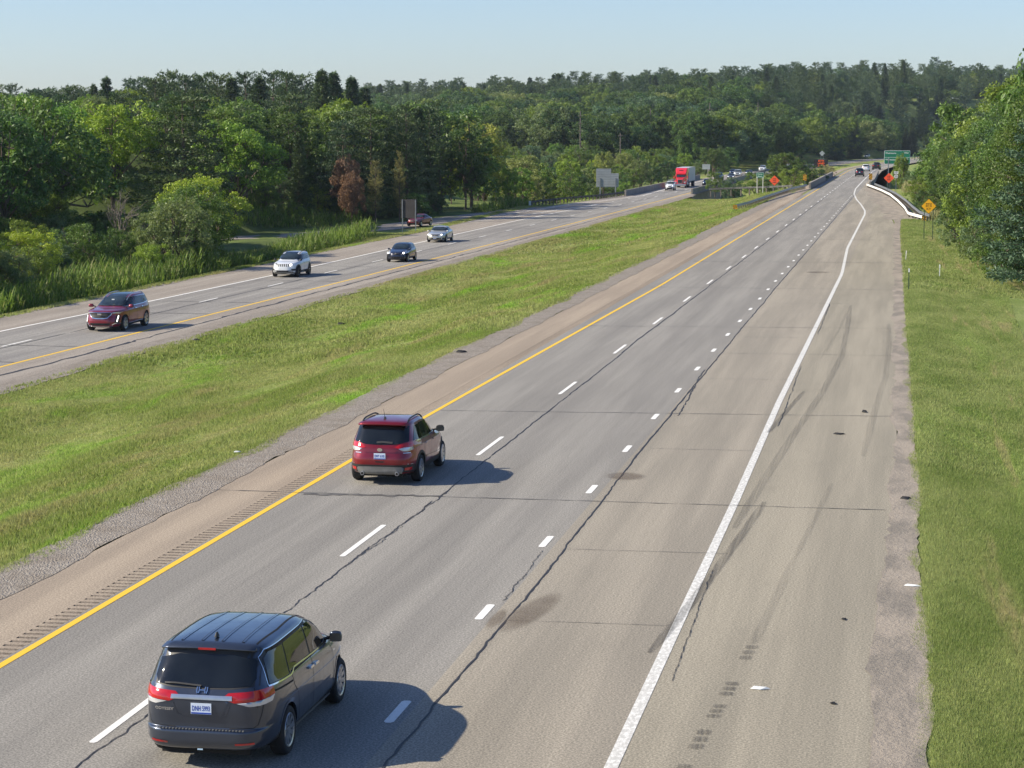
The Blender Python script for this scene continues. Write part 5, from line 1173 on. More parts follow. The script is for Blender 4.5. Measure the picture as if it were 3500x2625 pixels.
# --- red semi-trailer truck
def build_truck():
    t = empty('semi_truck', (-45.35, 446.2, ZL), HL, 'red long-nosed semi truck pulling a pale box trailer', 'truck')
    M['paint_truck'] = car_paint('truck_red_paint', (.70, .022, .035), 0, .35); P = M['paint_truck']
    def loft(name, secs, mat, bevel=.03):
        V = []; F = []
        for i, (x, w, z0, z1) in enumerate(secs):
            V += [(x, -w, z0), (x, w, z0), (x, w, z1), (x, -w, z1)]
            if i:
                for k in range(4): F.append((4 * i - 4 + k, 4 * i - 4 + (k + 1) % 4, 4 * i + (k + 1) % 4, 4 * i + k))
        F += [(3, 2, 1, 0), tuple(4 * len(secs) - 4 + k for k in range(4))]
        me = mesh(name, V, F); bm = bmesh.new(); bm.from_mesh(me); bmesh.ops.recalc_face_normals(bm, faces=bm.faces[:])
        bmesh.ops.bevel(bm, geom=bm.edges[:], offset=bevel, segments=3, affect='EDGES'); bm.to_mesh(me); bm.free(); return link(name, me, mat, t, smooth=False)
    loft('hood', [(3.2, .62, .75, 1.72), (2.8, .72, .70, 1.88), (1.7, .95, .70, 2.08)], P, .08)
    loft('cab', [(1.72, 1.0, .70, 2.10), (1.45, 1.06, .70, 2.62), (1.15, 1.12, .70, 2.78), (-1.6, 1.18, .70, 2.80)], P, .06)
    loft('roof_fairing', [(1.30, 1.05, 2.76, 2.86), (.55, 1.16, 2.76, 3.62), (-.2, 1.20, 2.76, 3.98), (-1.6, 1.24, 2.76, 4.02)], P, .10)
    for s in (1, -1):
        loft('fender', [(3.15, .15, .85, 1.25), (2.9, .30, .80, 1.45), (2.1, .30, .85, 1.45), (1.9, .25, .8, 1.2)], P, .06).location = (0, s * .98, 0)
        MB().box((3.10, s * .92, 1.16), (.12, .44, .24)).build('headlight', M['lamp_clear'], t, bevel=.04)
        MB().box((1.72, s * 1.36, 2.12), (.12, .22, .52)).build('side_mirror', P, t, bevel=.03)
        MB().tube([(-1.72, s * 1.0, .9), (-1.72, s * 1.0, 3.9)], .07, 8).build('exhaust_stack', M['chrome'], t)
        MB().tube([(.8, s * .98, .75), (-1.1, s * .98, .75)], .32, 14).build('fuel_tank', M['silver'], t)
        MB().box((.75, s * 1.152, 2.28), (.75, .02, .52)).build('side_window', M['glass'], t)
    V = [(1.700, -.88, 2.16), (1.700, .88, 2.16), (1.475, .94, 2.66), (1.475, -.94, 2.66)]
    MB().add([(x + .02, y, z) for x, y, z in V], [(0, 1, 2, 3)]).build('windscreen', M['glass_front'], t)
    MB().box((1.42, 0, 2.74), (.36, 2.0, .07)).build('sun_visor', P, t, bevel=.02)
    MB().add([(.62, -.42, 3.42), (.62, .42, 3.42), (.50, .42, 3.56), (.50, -.42, 3.56)], [(0, 1, 2, 3)]).build('fairing_window', M['glass'], t).location = (.13, 0, .0)
    MB().box((3.215, 0, 1.30), (.05, .92, .76)).build('grille_frame', M['chrome'], t, bevel=.02); MB().box((3.238, 0, 1.30), (.03, .76, .62)).build('grille', M['trim'], t)
    for k in range(5): MB().box((1.1, -.6 + .3 * k, 2.83), (.1, .09, .06)).build('marker_lamp', M['lamp_clear'], t)
    MB().box((3.22, 0, .62), (.26, 2.36, .42)).build('bumper', M['silver'], t, bevel=.06)
    MB().box((-4.0, 0, .95), (8.6, .9, .25)).build('chassis', M['under'], t)
    MB().box((-8.7, 0, 2.62), (13.6, 2.56, 2.78)).build('trailer', M['trailer_white'], t, bevel=.03)
    for s in (1, -1):
        for z in (1.26, 3.98): MB().box((-8.7, s * 1.29, z), (13.6, .03, .10)).build('trailer_rail', M['galv'], t)
        for k in range(14): MB().box((-2.4 - k * .97, s * 1.285, 2.62), (.05, .015, 2.6)).build('trailer_post', M['trailer_white'], t)
        MB().box((-8.8, s * 1.1, .85), (4.0, .04, .5)).build('side_skirt', M['galv_dull'], t) if False else None
    wheels_on(t, [2.35], 1.18, .51, .30, .30, 5, 'silver'); wheels_on(t, [-2.6, -3.9, -13.2, -14.45], 1.22, .51, .56, .30, 5, 'silver')
build_truck()
# ------------------------------------------------------------------ trees
def tube_np(P, r0, r1, n=5):
    m = MB(); m.tube(P, r0, n, r1); return m
def leaves(rs, C_, Rr, n_per, ls, flat=1.0, out=.6, up=.35, aspect=.55, needle=False):
    """leaf-sized faces filling clumps; returns V (k,3), F"""
    C_ = np.asarray(C_); k = len(C_); n = k * n_per
    d = rs.randn(n, 3); d /= np.linalg.norm(d, axis=1)[:, None]
    rad = np.repeat(Rr, n_per) * (.35 + .65 * rs.rand(n) ** .5)
    cen = np.repeat(C_, n_per, axis=0); p = cen + d * rad[:, None] * np.array([1, 1, flat])
    nn = d * out + np.array([0, 0, up]) + rs.randn(n, 3) * .55; nn /= np.linalg.norm(nn, axis=1)[:, None]
    a = np.cross(nn, rs.randn(n, 3)); a /= np.linalg.norm(a, axis=1)[:, None] + 1e-9; b = np.cross(nn, a)
    s = ls * (.6 + .8 * rs.rand(n))[:, None]
    V = np.stack([p - a * s * .6, p + b * s * aspect * .5, p + a * s * .6, p - b * s * aspect * .5], 1).reshape(-1, 3)
    return V, np.arange(n * 4).reshape(n, 4)
def decid(seed, H=10.0, R=4.2, cb=.22, ncl=150, nl=52, ls=.30, lobes=9, lobe_r=.46, tall=1.0, open_=0.0):
    """returns (crown mesh, trunk mesh): main limbs end in lobes, lobes are shells of leaf clumps"""
    rs = np.random.RandomState(seed); cz = H * (1 + cb) / 2; hz = H * (1 - cb) / 2; L = []
    for i in range(lobes):
        a = 2 * math.pi * (i * .618 + rs.rand() * .1); e = -0.75 + 1.7 * ((i + .5) / lobes)
        rr = math.sqrt(max(.05, 1 - min(.95, abs(e)) ** 2)) * (.50 + .18 * rs.rand())
        L.append((np.array([R * rr * math.cos(a), R * rr * math.sin(a), cz + hz * e * .70]), (lobe_r * R) * (.8 + .45 * rs.rand())))
    L.append((np.array([0, 0, cz + hz * .45]), lobe_r * R * 1.05)); cen = []; rad = []
    while len(cen) < ncl:
        c, r = L[rs.randint(len(L))]; d = rs.randn(3); d /= np.linalg.norm(d)
        if d[2] < -.55: continue
        q = c + d * r * (.80 + .28 * rs.rand()) * np.array([1, 1, .85 * tall])
        if any(np.linalg.norm((q - c2) / np.array([1, 1, .85 * tall])) < r2 * .62 for c2, r2 in L): continue
        cen.append(q); rad.append(R * (.10 + .09 * rs.rand()))
    V, F = leaves(rs, cen, np.array(rad), nl, ls, .8)
    m = MB(); m.tube([(0, 0, -1.2), (.05, 0, H * .12), (.1 * rs.randn(), .1 * rs.randn(), H * .35), (.2 * rs.randn(), .2 * rs.randn(), H * .72)], R * .055, 7, R * .018)
    for c, r in L:
        z0 = H * (cb * .6 + .3 * rs.rand()); mid = np.array([c[0] * .45, c[1] * .45, (z0 + c[2]) / 2 + .2])
        m.tube([(0, 0, z0), tuple(mid), tuple(c)], R * .026, 5, R * .010)
        for _ in range(4):
            d = rs.randn(3); d[2] = abs(d[2]); d /= np.linalg.norm(d); m.tube([tuple(c), tuple(c + d * r * .9)], R * .010, 4, R * .004)
    return mesh_np('crown', V, F), mesh('trunk', m.V, m.F)
def conifer(seed, H=13.0, R=3.0, kind='pine', cb=.2):
    """whorls of boughs carrying needle sprays; pine: uneven plumes, spruce: dense cone, tier: wide flat shelves"""
    rs = np.random.RandomState(seed); m = MB(); m.tube([(0, 0, -1.2), (0, 0, H * .5), (.08 * rs.randn(), 0, H * .985)], .020 * H, 7, .03)
    P = []; D = []; z = H * cb; step = {'pine': .62, 'spruce': .42, 'tier': .95}[kind]
    while z < H * .97:
        t = (z / H - cb) / (1 - cb)
        if kind == 'spruce': L0 = R * (1 - t) ** .85 + .15
        elif kind == 'tier': L0 = R * (1.0 - .75 * t ** 1.8) * (.8 + .3 * rs.rand())
        else: L0 = R * (min(1, .55 + 1.4 * t) * (1 - .72 * t ** 2.2))
        nb = {'pine': 6, 'spruce': 9, 'tier': 8}[kind]; a0 = rs.rand() * 6.28
        for k in range(nb):
            if kind == 'pine' and rs.rand() < .16: continue
            a = a0 + 6.28 * k / nb + rs.randn() * .18; Lb = L0 * (.62 + .5 * rs.rand()); 
            sl = {'pine': .22 + .5 * t, 'spruce': -.28 + .45 * t, 'tier': .02 + .12 * t}[kind] + rs.randn() * .07
            e = np.array([math.cos(a), math.sin(a), sl]); b0 = np.array([0, 0, z + rs.randn() * .1]); side = np.array([-math.sin(a), math.cos(a), 0])
            if Lb > .9: m.tube([tuple(b0), tuple(b0 + e * Lb * .92)], .028 * (.4 + Lb / R), 3, .01)
            ns = max(3, int(Lb / {'pine': .36, 'spruce': .26, 'tier': .30}[kind]))
            for j in range(ns):
                f = .22 + .80 * (j + .5) / ns; w = Lb * {'pine': .20, 'spruce': .18, 'tier': .34}[kind] * (1.15 - f * .8)
                for _ in range(3 if kind != 'tier' else 4):
                    P.append(b0 + e * Lb * f + side * rs.randn() * w + np.array([0, 0, rs.randn() * .06 + (-.12 * f * f * Lb * .3 if kind == 'spruce' else 0)])); D.append(e)
        z += step * (.8 + .4 * rs.rand())
    for _ in range(10): P.append(np.array([rs.randn() * .1, rs.randn() * .1, H * (.95 + .05 * rs.rand())])); D.append(np.array([0, 0, 1.0]))
    P = np.array(P); D = np.array(D); n_per = 6; n = len(P) * n_per
    c = np.repeat(P, n_per, 0); d = np.repeat(D, n_per, 0) * .9 + rs.randn(n, 3) * .55 + np.array([0, 0, .55 if kind == 'pine' else .12])
    d /= np.linalg.norm(d, axis=1)[:, None]; s = (.30 if kind != 'tier' else .26) * (.7 + .6 * rs.rand(n))[:, None]
    w = np.cross(d, rs.randn(n, 3)); w /= np.linalg.norm(w, axis=1)[:, None]; w *= s * .17; c = c + rs.randn(n, 3) * .10
    V = np.stack([c, c + d * s * .5 + w, c + d * s, c + d * s * .5 - w], 1).reshape(-1, 3)
    return mesh_np('crown', V, np.arange(n * 4).reshape(n, 4)), mesh('trunk', m.V, m.F)
def bare(seed, H=8.0):
    rs = np.random.RandomState(seed); m = MB()
    def br_(p, d, L, r, k):
        q = p + d * L; m.tube([tuple(p), tuple(p + d * L * .5 + rs.randn(3) * L * .04), tuple(q)], r, 5, r * .6)
        if k == 0: return
        for _ in range(3 if k > 1 else 4):
            e = d + rs.randn(3) * .42; e[2] = abs(e[2]) * .8 + .1; e /= np.linalg.norm(e); br_(p + d * L * (.45 + .5 * rs.rand()), e, L * (.55 + .2 * rs.rand()), r * .55, k - 1)
    br_(np.array([0, 0, -1.0]), np.array([0, 0, 1.0]), H * .45, .16, 4); return mesh('branches', m.V, m.F)
PR = {}
def proto(key, fn, **k): PR[key] = fn(**k)
for i in range(4): proto(f'round{i}', decid, seed=30 + i, H=10, R=4.3, cb=.16, ncl=175, nl=95, ls=.215, lobes=9 + i)
for i in range(3): proto(f'tall{i}', decid, seed=50 + i, H=12, R=3.4, cb=.12, ncl=175, nl=95, ls=.21, lobes=11, lobe_r=.5, tall=1.25)
for i in range(3): proto(f'shrub{i}', decid, seed=70 + i, H=5.5, R=3.2, cb=.02, ncl=120, nl=80, ls=.17, lobes=8, lobe_r=.48)
for i in range(3): proto(f'near{i}', decid, seed=140 + i, H=8, R=3.6, cb=.04, ncl=240, nl=95, ls=.155, lobes=12 + i, lobe_r=.42)
for i in range(2): proto(f'giant{i}', decid, seed=160 + i, H=13, R=4.6, cb=.03, ncl=430, nl=105, ls=.15, lobes=18 + i, lobe_r=.34)
proto('open0', decid, seed=90, H=12.5, R=5.6, cb=.20, ncl=240, nl=75, ls=.26, lobes=15, lobe_r=.30)
proto('open1', decid, seed=91, H=9, R=4.6, cb=.10, ncl=165, nl=75, ls=.22, lobes=13, lobe_r=.28)
for i in range(2): proto(f'pine{i}', conifer, seed=110 + i, H=15, R=3.4, kind='pine', cb=.22)
for i in range(2): proto(f'spruce{i}', conifer, seed=120 + i, H=15, R=2.8, kind='spruce', cb=.06)
for i in range(2): proto(f'tier{i}', conifer, seed=130 + i, H=11, R=4.2, kind='tier', cb=.10)
mats_cache = {}
def crown_me(key, mat):
    k = (key, mat)
    if k not in mats_cache:
        me = PR[key][0]
        if any(a == key for a, _ in mats_cache): me = me.copy()
        me.name = 'crown'; me.materials.clear(); me.materials.append(M[mat]); mats_cache[k] = me
    return mats_cache[k]
for k, v_ in PR.items():
    v_[1].materials.append(M['bark']); v_[1].name = 'trunk'
TREES = []
SKIP = {}                                             # trees wholly hidden behind others are left out
for r_ in ('''A:31 B:41,47-48 C:48,57,64,72-73,80,83,87,89,91,95,99,102,104-107,110-112,117-122,125-130,134-135,137,139,142-145 D:14,18,23,28-29,31,34-35,40,44,50,54-57,59,61-64,68-69,72,74 E:2,4,7,10,13,16-17,19,23,27,32,34,36-39,41-42,44-48,50-51,53-54,56-57,60 F:2-3,11-12,15-39,41,43-48,50-64,66-67,69,74-76,82,84,86-94,96-98 G:1-3,7-9,11,14-15,20-22,25-28,33-35,39-40,43,45-46,49,51-52,55,58,61,65-66,71-72,75,77-79,81,83,87 H:7,22,27-28,32-33,36-37,41-42,46-47,52,57-58,61-63,65-67,71-72,76-77,82-83,86-87,92-93,96-98,101-103,105,107-108,110-113 I:4-5,7-9,11-14,17-19,22-24,27-28,30-33,35-38,42-43,45-46,48,50-58,61,63,66-68,70-73,75-83,85,87-93,95-98,100-101,103,105-108,110-117,119-127,129-132,134-137,139-142,144-147,149-152,154-157,159-167,169-172 J:2,4,6-12,14-17,19-34,36-47,49-54,56-63 K:6,8,11,13,15,17,19-21,23-24,28-30,32-33,35,37,40-43,46-48,50-52,54-55 L:24,32,39,47,49,54-55,61-62,64,67-69,71-72,76-77,80,82-87,89,91-92,94 M:3,10-11,13-15,17-18,21-22,24,26-27,29-33,35-36,38,40,44-46,49-50,52,54-57,59-66,68-70 N:4,8-10,14-16,20-22,25,31,36-38,42 O:1,3-4,6-8,10-11,15-19,21,23-24,26-28,30,32-33,35,38-39,41-42,46-53,56,58''').split():
    z_, _, l_ = r_.partition(':'); SKIP[z_] = set()
    for q_ in l_.split(','):
        a_, _, b_ = q_.partition('-'); SKIP[z_] |= set(range(int(a_), int(b_ or a_) + 1))
BY_GROUP = {}
def tree(key, mat, x, y, h, label, cat='tree', group=None, name=None, z=None, wide=1.0, rz=None, top=None):
    if top is not None: h = top - float(ground_z(x, y))
    if key[:4] == 'near' and h > 9: key = 'giant%d' % (int(key[4]) % 2)
    if key[:5] == 'shrub' and cat == 'tree' and name is None: name = 'broadleaf_tree'
    H0 = {'round': 10, 'tall': 12, 'shrub': 5.5, 'near': 8, 'giant': 13, 'open': 12.5 if key == 'open0' else 9, 'pine': 15, 'spruce': 15, 'tier': 11}[key.rstrip('0123456789')]
    nm = name or {'round': 'broadleaf_tree', 'tall': 'broadleaf_tree', 'shrub': 'shrub', 'near': 'broadleaf_tree', 'giant': 'broadleaf_tree', 'open': 'broadleaf_tree', 'pine': 'pine_tree', 'spruce': 'spruce_tree', 'tier': 'pine_tree'}[key.rstrip('0123456789')]
    t = empty(nm, (x, y, float(ground_z(x, y)) - .1 if z is None else z), RS.rand() * 6.28 if rz is None else rz, label, cat, group)
    s = h / H0; t.scale = (s * wide, s * wide, s)
    link('crown', crown_me(key, mat), None, t); link('trunk', PR[key][1], None, t); TREES.append((x, y)); return t
CAMA = R_(10.214)
def img_x(x, y):                                       # rough picture column, only to decide what is in view
    r = x * math.cos(CAMA) + y * math.sin(CAMA); f = -x * math.sin(CAMA) + y * math.cos(CAMA); return r / max(f, 1) * 2
# ---- named individuals
tree('tier0', 'needle', -76.5, 226, 0, top=13.4, label='broad dark pine with flat tiers of branches on the left hill', wide=1.15)
tree('round1', 'leaf_bright', -84, 205, 0, top=12.3, label='bright yellow-green tree at the upper left, in front of the dark pine')
tree('round2', 'leaf_bright', -84.5, 226, 0, top=12.6, label='rounded bright green tree left of the tiered pine')
tree('open1', 'leaf_mid', -95, 228, 0, top=13.6, label='tall ragged tree on the skyline at the upper left')
tree('open1', 'leaf_grey', -92, 241, 0, top=13.6, label='thin-crowned tree breaking the skyline right of the ragged one')
tree('round0', 'leaf_bright', -74.5, 238, 0, top=10.4, label='bright green tree just right of the tiered pine')
tree('open0', 'leaf_pale', -66.8, 335, 14.0, 'large pale green tree with an open crown left of the guardrail', z=-3.0)
tree('tall0', 'leaf_pale', -55.6, 404, 9.5, 'pale yellow-green sapling in front of the stepped sign back', z=-3.5, wide=.7)
tree('tall2', 'leaf_bright', -60.5, 392, 9.0, 'yellow-green young tree left of the stepped sign back', z=-4, wide=.9)
tree('open1', 'needle_rust', -68.4, 264, 8.6, 'rust brown dying tree standing out of the green wood', z=-2, wide=.58)
tree('near1', 'needle_rust', -67.0, 261, 6.5, 'smaller rust brown tree below the taller one', z=-2, wide=.6)
tree('pine0', 'needle_bronze', -64.2, 262, 7.6, 'bronze thinning conifer right of the rust brown ones', z=-2, wide=.75)
tree('pine1', 'needle_bronze', -62.6, 268, 8.6, 'half bare bronze conifer near the dark sign', z=-2, wide=.55)
tree('round3', 'leaf_dark', -23.6, 432, 8.0, 'dark round tree in the median behind the orange sign', z=-2.6, wide=1.15)
tree('shrub0', 'leaf_dark', -19.5, 430, 5.5, 'dense dark bush in the median behind the striped marker', 'shrub', z=-2.2, wide=1.3)
tree('shrub1', 'leaf_mid', -21.5, 415, 4.6, 'leafy bush in the median right of the orange diamond', 'shrub', z=-2.2, wide=1.1)
tree('shrub2', 'leaf_mid', -28.5, 420, 4.6, 'bush behind the green river sign', 'shrub', z=-3.2, wide=1.2)
tree('shrub2', 'leaf_mid', -35.6, 412, 4.4, 'bush hiding the start of the far bridge parapet', 'shrub', z=-2.6, wide=.75)
tree('shrub0', 'leaf_grey', -33.0, 424, 4.2, 'pale bush against the far bridge wall', 'shrub', z=-4.0, wide=1.1)
tree('shrub1', 'leaf_dark', -25.0, 405, 3.2, 'low dark bush just behind the median guardrail', 'shrub', z=-2.6, wide=1.4)
tree('shrub1', 'weed', -17.6, 486, 3.0, 'brownish weedy bush at the far end of the left parapet', 'shrub', z=-.8, wide=1.0)
tree('open1', 'leaf_mid', -1.3, 395, 9.2, 'thin tree covering part of the large green sign', z=-3.5, wide=.42)
tree('shrub1', 'leaf_grey', 4.4, 178, 4.4, 'grey-green bush just right of the yellow diamond sign', 'shrub', z=-.5, wide=.8)
tree('shrub2', 'leaf_grey', 5.6, 160, 3.6, 'dark grey-green bush hanging over the grass at the right', 'shrub', z=-.5, wide=.8)
tree('shrub0', 'leaf_bright', 7.6, 146, 3.6, 'yellow-green bush at the right edge of the picture', 'shrub', z=-.5, wide=.9)
tree('open0', 'leaf_mid', 12.0, 158, 18.5, 'tallest green tree at the right edge, rising above the skyline', z=-.6, wide=.75)
db = link('branches', bare(5, 10), M['bark_grey'], empty('dead_tree', (-65.2, 176, -2.3), 0, 'bare dead grey tree sticking out above the shrubs on the left', 'tree'))
db2 = link('branches', bare(9, 7), M['bark_grey'], empty('dead_tree', (-64.2, 180, -2.3), 0, 'smaller bare dead tree right of the taller dead one', 'tree'))
db3 = link('branches', bare(12, 4.5), M['bark'], empty('dead_tree', (6.3, 166, -.3), 0, 'tangle of bare fallen branches between the bushes at the right', 'tree')); db3.parent.rotation_euler = (0, .9, .5)
for i, (px_, py_, tz) in enumerate([(-154.8, 440, 20.2), (-157, 455, 21.9), (-144.9, 430, 20.6), (-154.6, 470, 21.6), (-144.5, 450, 21.4), (-136.7, 435, 20.6), (-141.4, 460, 21.8), (-132.3, 440, 20.9), (-133.7, 455, 21.8), (-123.5, 430, 20.9), (-126.2, 450, 21.0), (-113.6, 420, 21.5), (-112.8, 426, 21.4), (-110.1, 430, 20.4), (-108.5, 434, 18.6)]):
    k = 'spruce%d' % (i % 2) if i in (5, 7, 11, 12, 13, 14) else 'pine%d' % (i % 2)
    tree(k, 'needle', px_, py_, 0, ['tall dark pine on the left skyline', 'tall dark spruce spire on the left skyline'][k[0] == 's'], group='tall dark conifers on the left skyline (%s)' % ('spruce' if k[0] == 's' else 'pine'), top=tz, wide=1.25)
    BY_GROUP.setdefault(C.objects[len(C.objects) - 3]['group'], []).append((px_ / py_, C.objects[len(C.objects) - 3])); C.objects[len(C.objects) - 3]['seq'] = ''
# ---- scattered woods, one object per tree
def scatter(zone, x0, x1, y0, y1, sp, kinds, hr, group, cat='tree', lab=None, curved=True, lim=(-.545, .56), keep=None, wide=(.9, 1.15)):
    """jittered rows of single trees; every candidate draws the same random numbers, so zones stay put"""
    global RS
    y = y0; n = 0; i = 0; RS = np.random.RandomState(sum(ord(c) * (k + 3) for k, c in enumerate(zone)) + 17); skip = SKIP.get(zone, ())
    while y < y1:
        x = x0 + RS.rand() * sp
        while x < x1:
            i += 1; px = x + RS.uniform(-.4, .4) * sp; py = y + RS.uniform(-.4, .4) * sp; q = px + (float(cx(py)) if curved else 0)
            k, m = kinds[RS.randint(len(kinds))]; w = RS.uniform(*wide); rz = RS.rand() * 6.28; st = RS.get_state()
            ok = lim[0] < img_x(q, py) < lim[1] and all((q - a) ** 2 + (py - b) ** 2 > (sp * .45) ** 2 for a, b in TREES) and not (-72 < q < -60 and 250 < py < 266)
            if ok and (keep is None or keep(q, py)):
                h = RS.uniform(*hr) if not callable(hr) else hr(q, py)
                if i in skip: TREES.append((q, py))
                else:
                    t = tree(k, m, q, py, h, lab[m], cat, group + ' (' + m.replace('_', ' ') + ')', z=float(ground_z(q, py)) - .2, wide=w, rz=rz); n += 1
                    t['seq'] = '%s:%d' % (zone, i); BY_GROUP.setdefault(t['group'], []).append((img_x(q, py), t))
            RS.set_state(st); RS.rand(); RS.rand()
            x += sp
        y += sp
    return n
def labs(where):
    return {'leaf_mid': 'mid green broadleaf tree ' + where, 'leaf_dark': 'dark green broadleaf tree ' + where, 'leaf_bright': 'bright green broadleaf tree ' + where, 'leaf_pale': 'pale green broadleaf tree ' + where,
            'leaf_grey': 'grey-green broadleaf tree ' + where, 'needle': 'dark needled conifer ' + where, 'needle_blue': 'blue-green conifer ' + where, 'needle_bronze': 'bronze thinning conifer ' + where}
cnt = {}
ramp_keep = lambda x, y: not (y < 262 and x > -64 + (y - 235) * .12) and not (200 < y < 246 and x < -58 and y > 200 + max(0, (x + 96)) * .5 and y < 250 - max(0, (-64 - x)) * .9)
cnt['A'] = scatter('A', -74, -58.5, 112, 192, 5.2, [('near0', 'leaf_mid'), ('near1', 'leaf_grey'), ('near2', 'leaf_mid'), ('near1', 'leaf_dark'), ('open1', 'leaf_grey'), ('near0', 'leaf_bright')], lambda x, y: RS.uniform(5.5, 8.5) * (.62 if -.50 < img_x(x, y) < -.32 else 1), 'trees and tall shrubs in the belt behind the reeds', lab=labs('in the belt right behind the reeds'), keep=lambda x, y: img_x(x, y) < -.262)
cnt['B'] = scatter('B', -98, -75, 118, 215, 6.5, [('round1', 'leaf_mid'), ('round2', 'leaf_dark'), ('open1', 'leaf_mid'), ('tier1', 'needle_blue'), ('shrub0', 'leaf_mid')], lambda x, y: max(3.5, 10.5 + RS.uniform(-2, 1.5) - float(ground_z(x, y))), 'trees on the lower slope of the left hill', lab=labs('on the lower slope of the left hill'), keep=lambda x, y: not (y > 150 and -.41 < img_x(x, y) < -.29) and (y < 160 or (img_x(x, y) < -.41 and y < 205)))
cnt['C'] = scatter('C', -150, -78, 185, 330, 8.5, [('round0', 'leaf_dark'), ('tier0', 'needle'), ('round2', 'leaf_mid'), ('pine0', 'needle'), ('spruce0', 'needle'), ('tall1', 'leaf_bright')], lambda x, y: max(4.5, 13.0 + (y - 200) * .012 + RS.uniform(-2.5, 1) - float(ground_z(x, y))), 'trees on top of the left hill', lab=labs('on top of the left hill'), keep=lambda x, y: (x < -99 or 240 < y < 300) and not (-.42 < img_x(x, y) < -.29 and y < 243))
cnt['D'] = scatter('D', -98, -64, 246, 330, 6.2, [('tier0', 'needle'), ('pine1', 'needle'), ('tall1', 'leaf_dark'), ('round2', 'leaf_dark'), ('spruce1', 'needle'), ('shrub2', 'leaf_mid')], lambda x, y: max(4.5, 10.0 + (y - 250) * .03 + RS.uniform(-2.5, 2) - float(ground_z(x, y))), 'dark trees behind the exit ramp', lab=labs('in the stand behind the exit ramp'), keep=lambda x, y: y > 252 + (x + 64) * -.05)
cnt['D2'] = scatter('D2', -98, -76, 226, 246, 6.0, [('tier0', 'needle'), ('pine1', 'needle_blue'), ('tall1', 'leaf_dark'), ('shrub2', 'leaf_mid')], lambda x, y: max(4, 11.5 + RS.uniform(-2, 1) - float(ground_z(x, y))), 'dark trees beside the bend of the exit ramp', lab=labs('beside the bend of the exit ramp'), keep=lambda x, y: y > 232 - (x + 72) * .4)
cnt['E'] = scatter('E', -82, -58.5, 330, 470, 7.0, [('shrub0', 'leaf_mid'), ('shrub2', 'leaf_grey'), ('round1', 'leaf_mid'), ('tall0', 'leaf_bright'), ('shrub1', 'leaf_dark')], (4.5, 8), 'bushes and young trees behind the left guardrail', lab=labs('behind the long left guardrail'))
cnt['F'] = scatter('F', -160, -83, 335, 480, 11, [('round0', 'leaf_mid'), ('round2', 'leaf_dark'), ('tall1', 'leaf_mid'), ('pine0', 'needle_blue'), ('round3', 'leaf_grey'), ('tall2', 'leaf_dark')], (10, 15), 'trees filling the middle distance on the left', lab=labs('in the middle distance on the left'))
cnt['G'] = scatter('G', -130, -54, 480, 640, 12, [('round0', 'leaf_mid'), ('round2', 'leaf_dark'), ('tall1', 'leaf_mid'), ('shrub0', 'leaf_mid'), ('tall0', 'leaf_bright'), ('round3', 'leaf_grey')], (4.5, 8), 'trees beyond the far bridge on the left', lab=labs('beyond the far bridge on the left'))
SH = [('shrub0', 'leaf_mid'), ('shrub1', 'leaf_dark'), ('shrub2', 'leaf_mid'), ('shrub1', 'leaf_grey')]
def shl(w): return {'leaf_mid': 'mid green bush ' + w, 'leaf_grey': 'grey-green bush ' + w, 'leaf_dark': 'dark green bush ' + w}
cnt['P'] = scatter('P', -92, -73.5, 116, 204, 4.8, [('near0', 'leaf_mid'), ('near1', 'leaf_dark'), ('near2', 'leaf_grey'), ('shrub0', 'leaf_mid'), ('near2', 'leaf_mid')], lambda x, y: RS.uniform(4.2, 7.2) * (.5 if -.41 < img_x(x, y) < -.29 and y > 150 else 1), 'undergrowth behind the front belt of trees', lab={'leaf_mid': 'mid green young tree in the thicket behind the front belt', 'leaf_dark': 'dark green young tree in the thicket behind the front belt', 'leaf_grey': 'grey-green young tree in the thicket behind the front belt'})
cnt['L'] = scatter('L', -96, -62, 244, 300, 4.6, SH, (2.2, 4.2), 'bushes under the trees behind the exit ramp', 'shrub', shl('under the trees behind the exit ramp'), keep=lambda x, y: y > 248 - (x + 64) * .02 and img_x(x, y) > -.30)
cnt['M'] = scatter('M', -70, -55.5, 470, 640, 6.0, SH, (2.5, 4.8), 'bushes beside the far bridge on the left', 'shrub', shl('beside the far bridge on the left'))
cnt['N'] = scatter('N', -104, -74, 205, 240, 5.0, SH, (1.8, 3.2), 'bushes on the flank of the left hill', 'shrub', shl('on the flank of the left hill'), keep=lambda x, y: (img_x(x, y) > -.30 and y > 226) or img_x(x, y) < -.42)
cnt['H'] = scatter('H', 5.5, 30, 138, 250, 5.0, [('near0', 'leaf_dark'), ('near1', 'leaf_dark'), ('near2', 'leaf_dark'), ('near2', 'leaf_mid'), ('near0', 'leaf_dark'), ('tier0', 'needle_blue')], lambda x, y: min((9.8 + .61 * (x - 2)) * RS.uniform(.82, 1), 3.6 + (x - 5) * 2.3 + RS.uniform(-.6, 1.2)), 'trees along the right verge', lab=labs('along the right verge'), lim=(-.5, .60), keep=lambda x, y: x > 5.4 + max(0, 165 - y) * .09)
cnt['I'] = scatter('I', 1.0, 30, 250, 460, 6.0, [('near0', 'leaf_mid'), ('near1', 'leaf_dark'), ('near2', 'leaf_mid'), ('tall2', 'leaf_dark'), ('shrub2', 'leaf_mid')], lambda x, y: (9.3 + .55 * (x - 3)) * RS.uniform(.72, 1), 'trees beyond the white guardrail on the right', lab=labs('beyond the white guardrail on the right'), lim=(-.5, .60), keep=lambda x, y: x > 4.8 + max(0, 300 - y) * .02)
cnt['O'] = scatter('O', 2.8, 9, 250, 450, 4.5, SH, (2.0, 3.8), 'bushes on the bank right of the white guardrail', 'shrub', shl('on the bank right of the white guardrail'), lim=(-.5, .60))
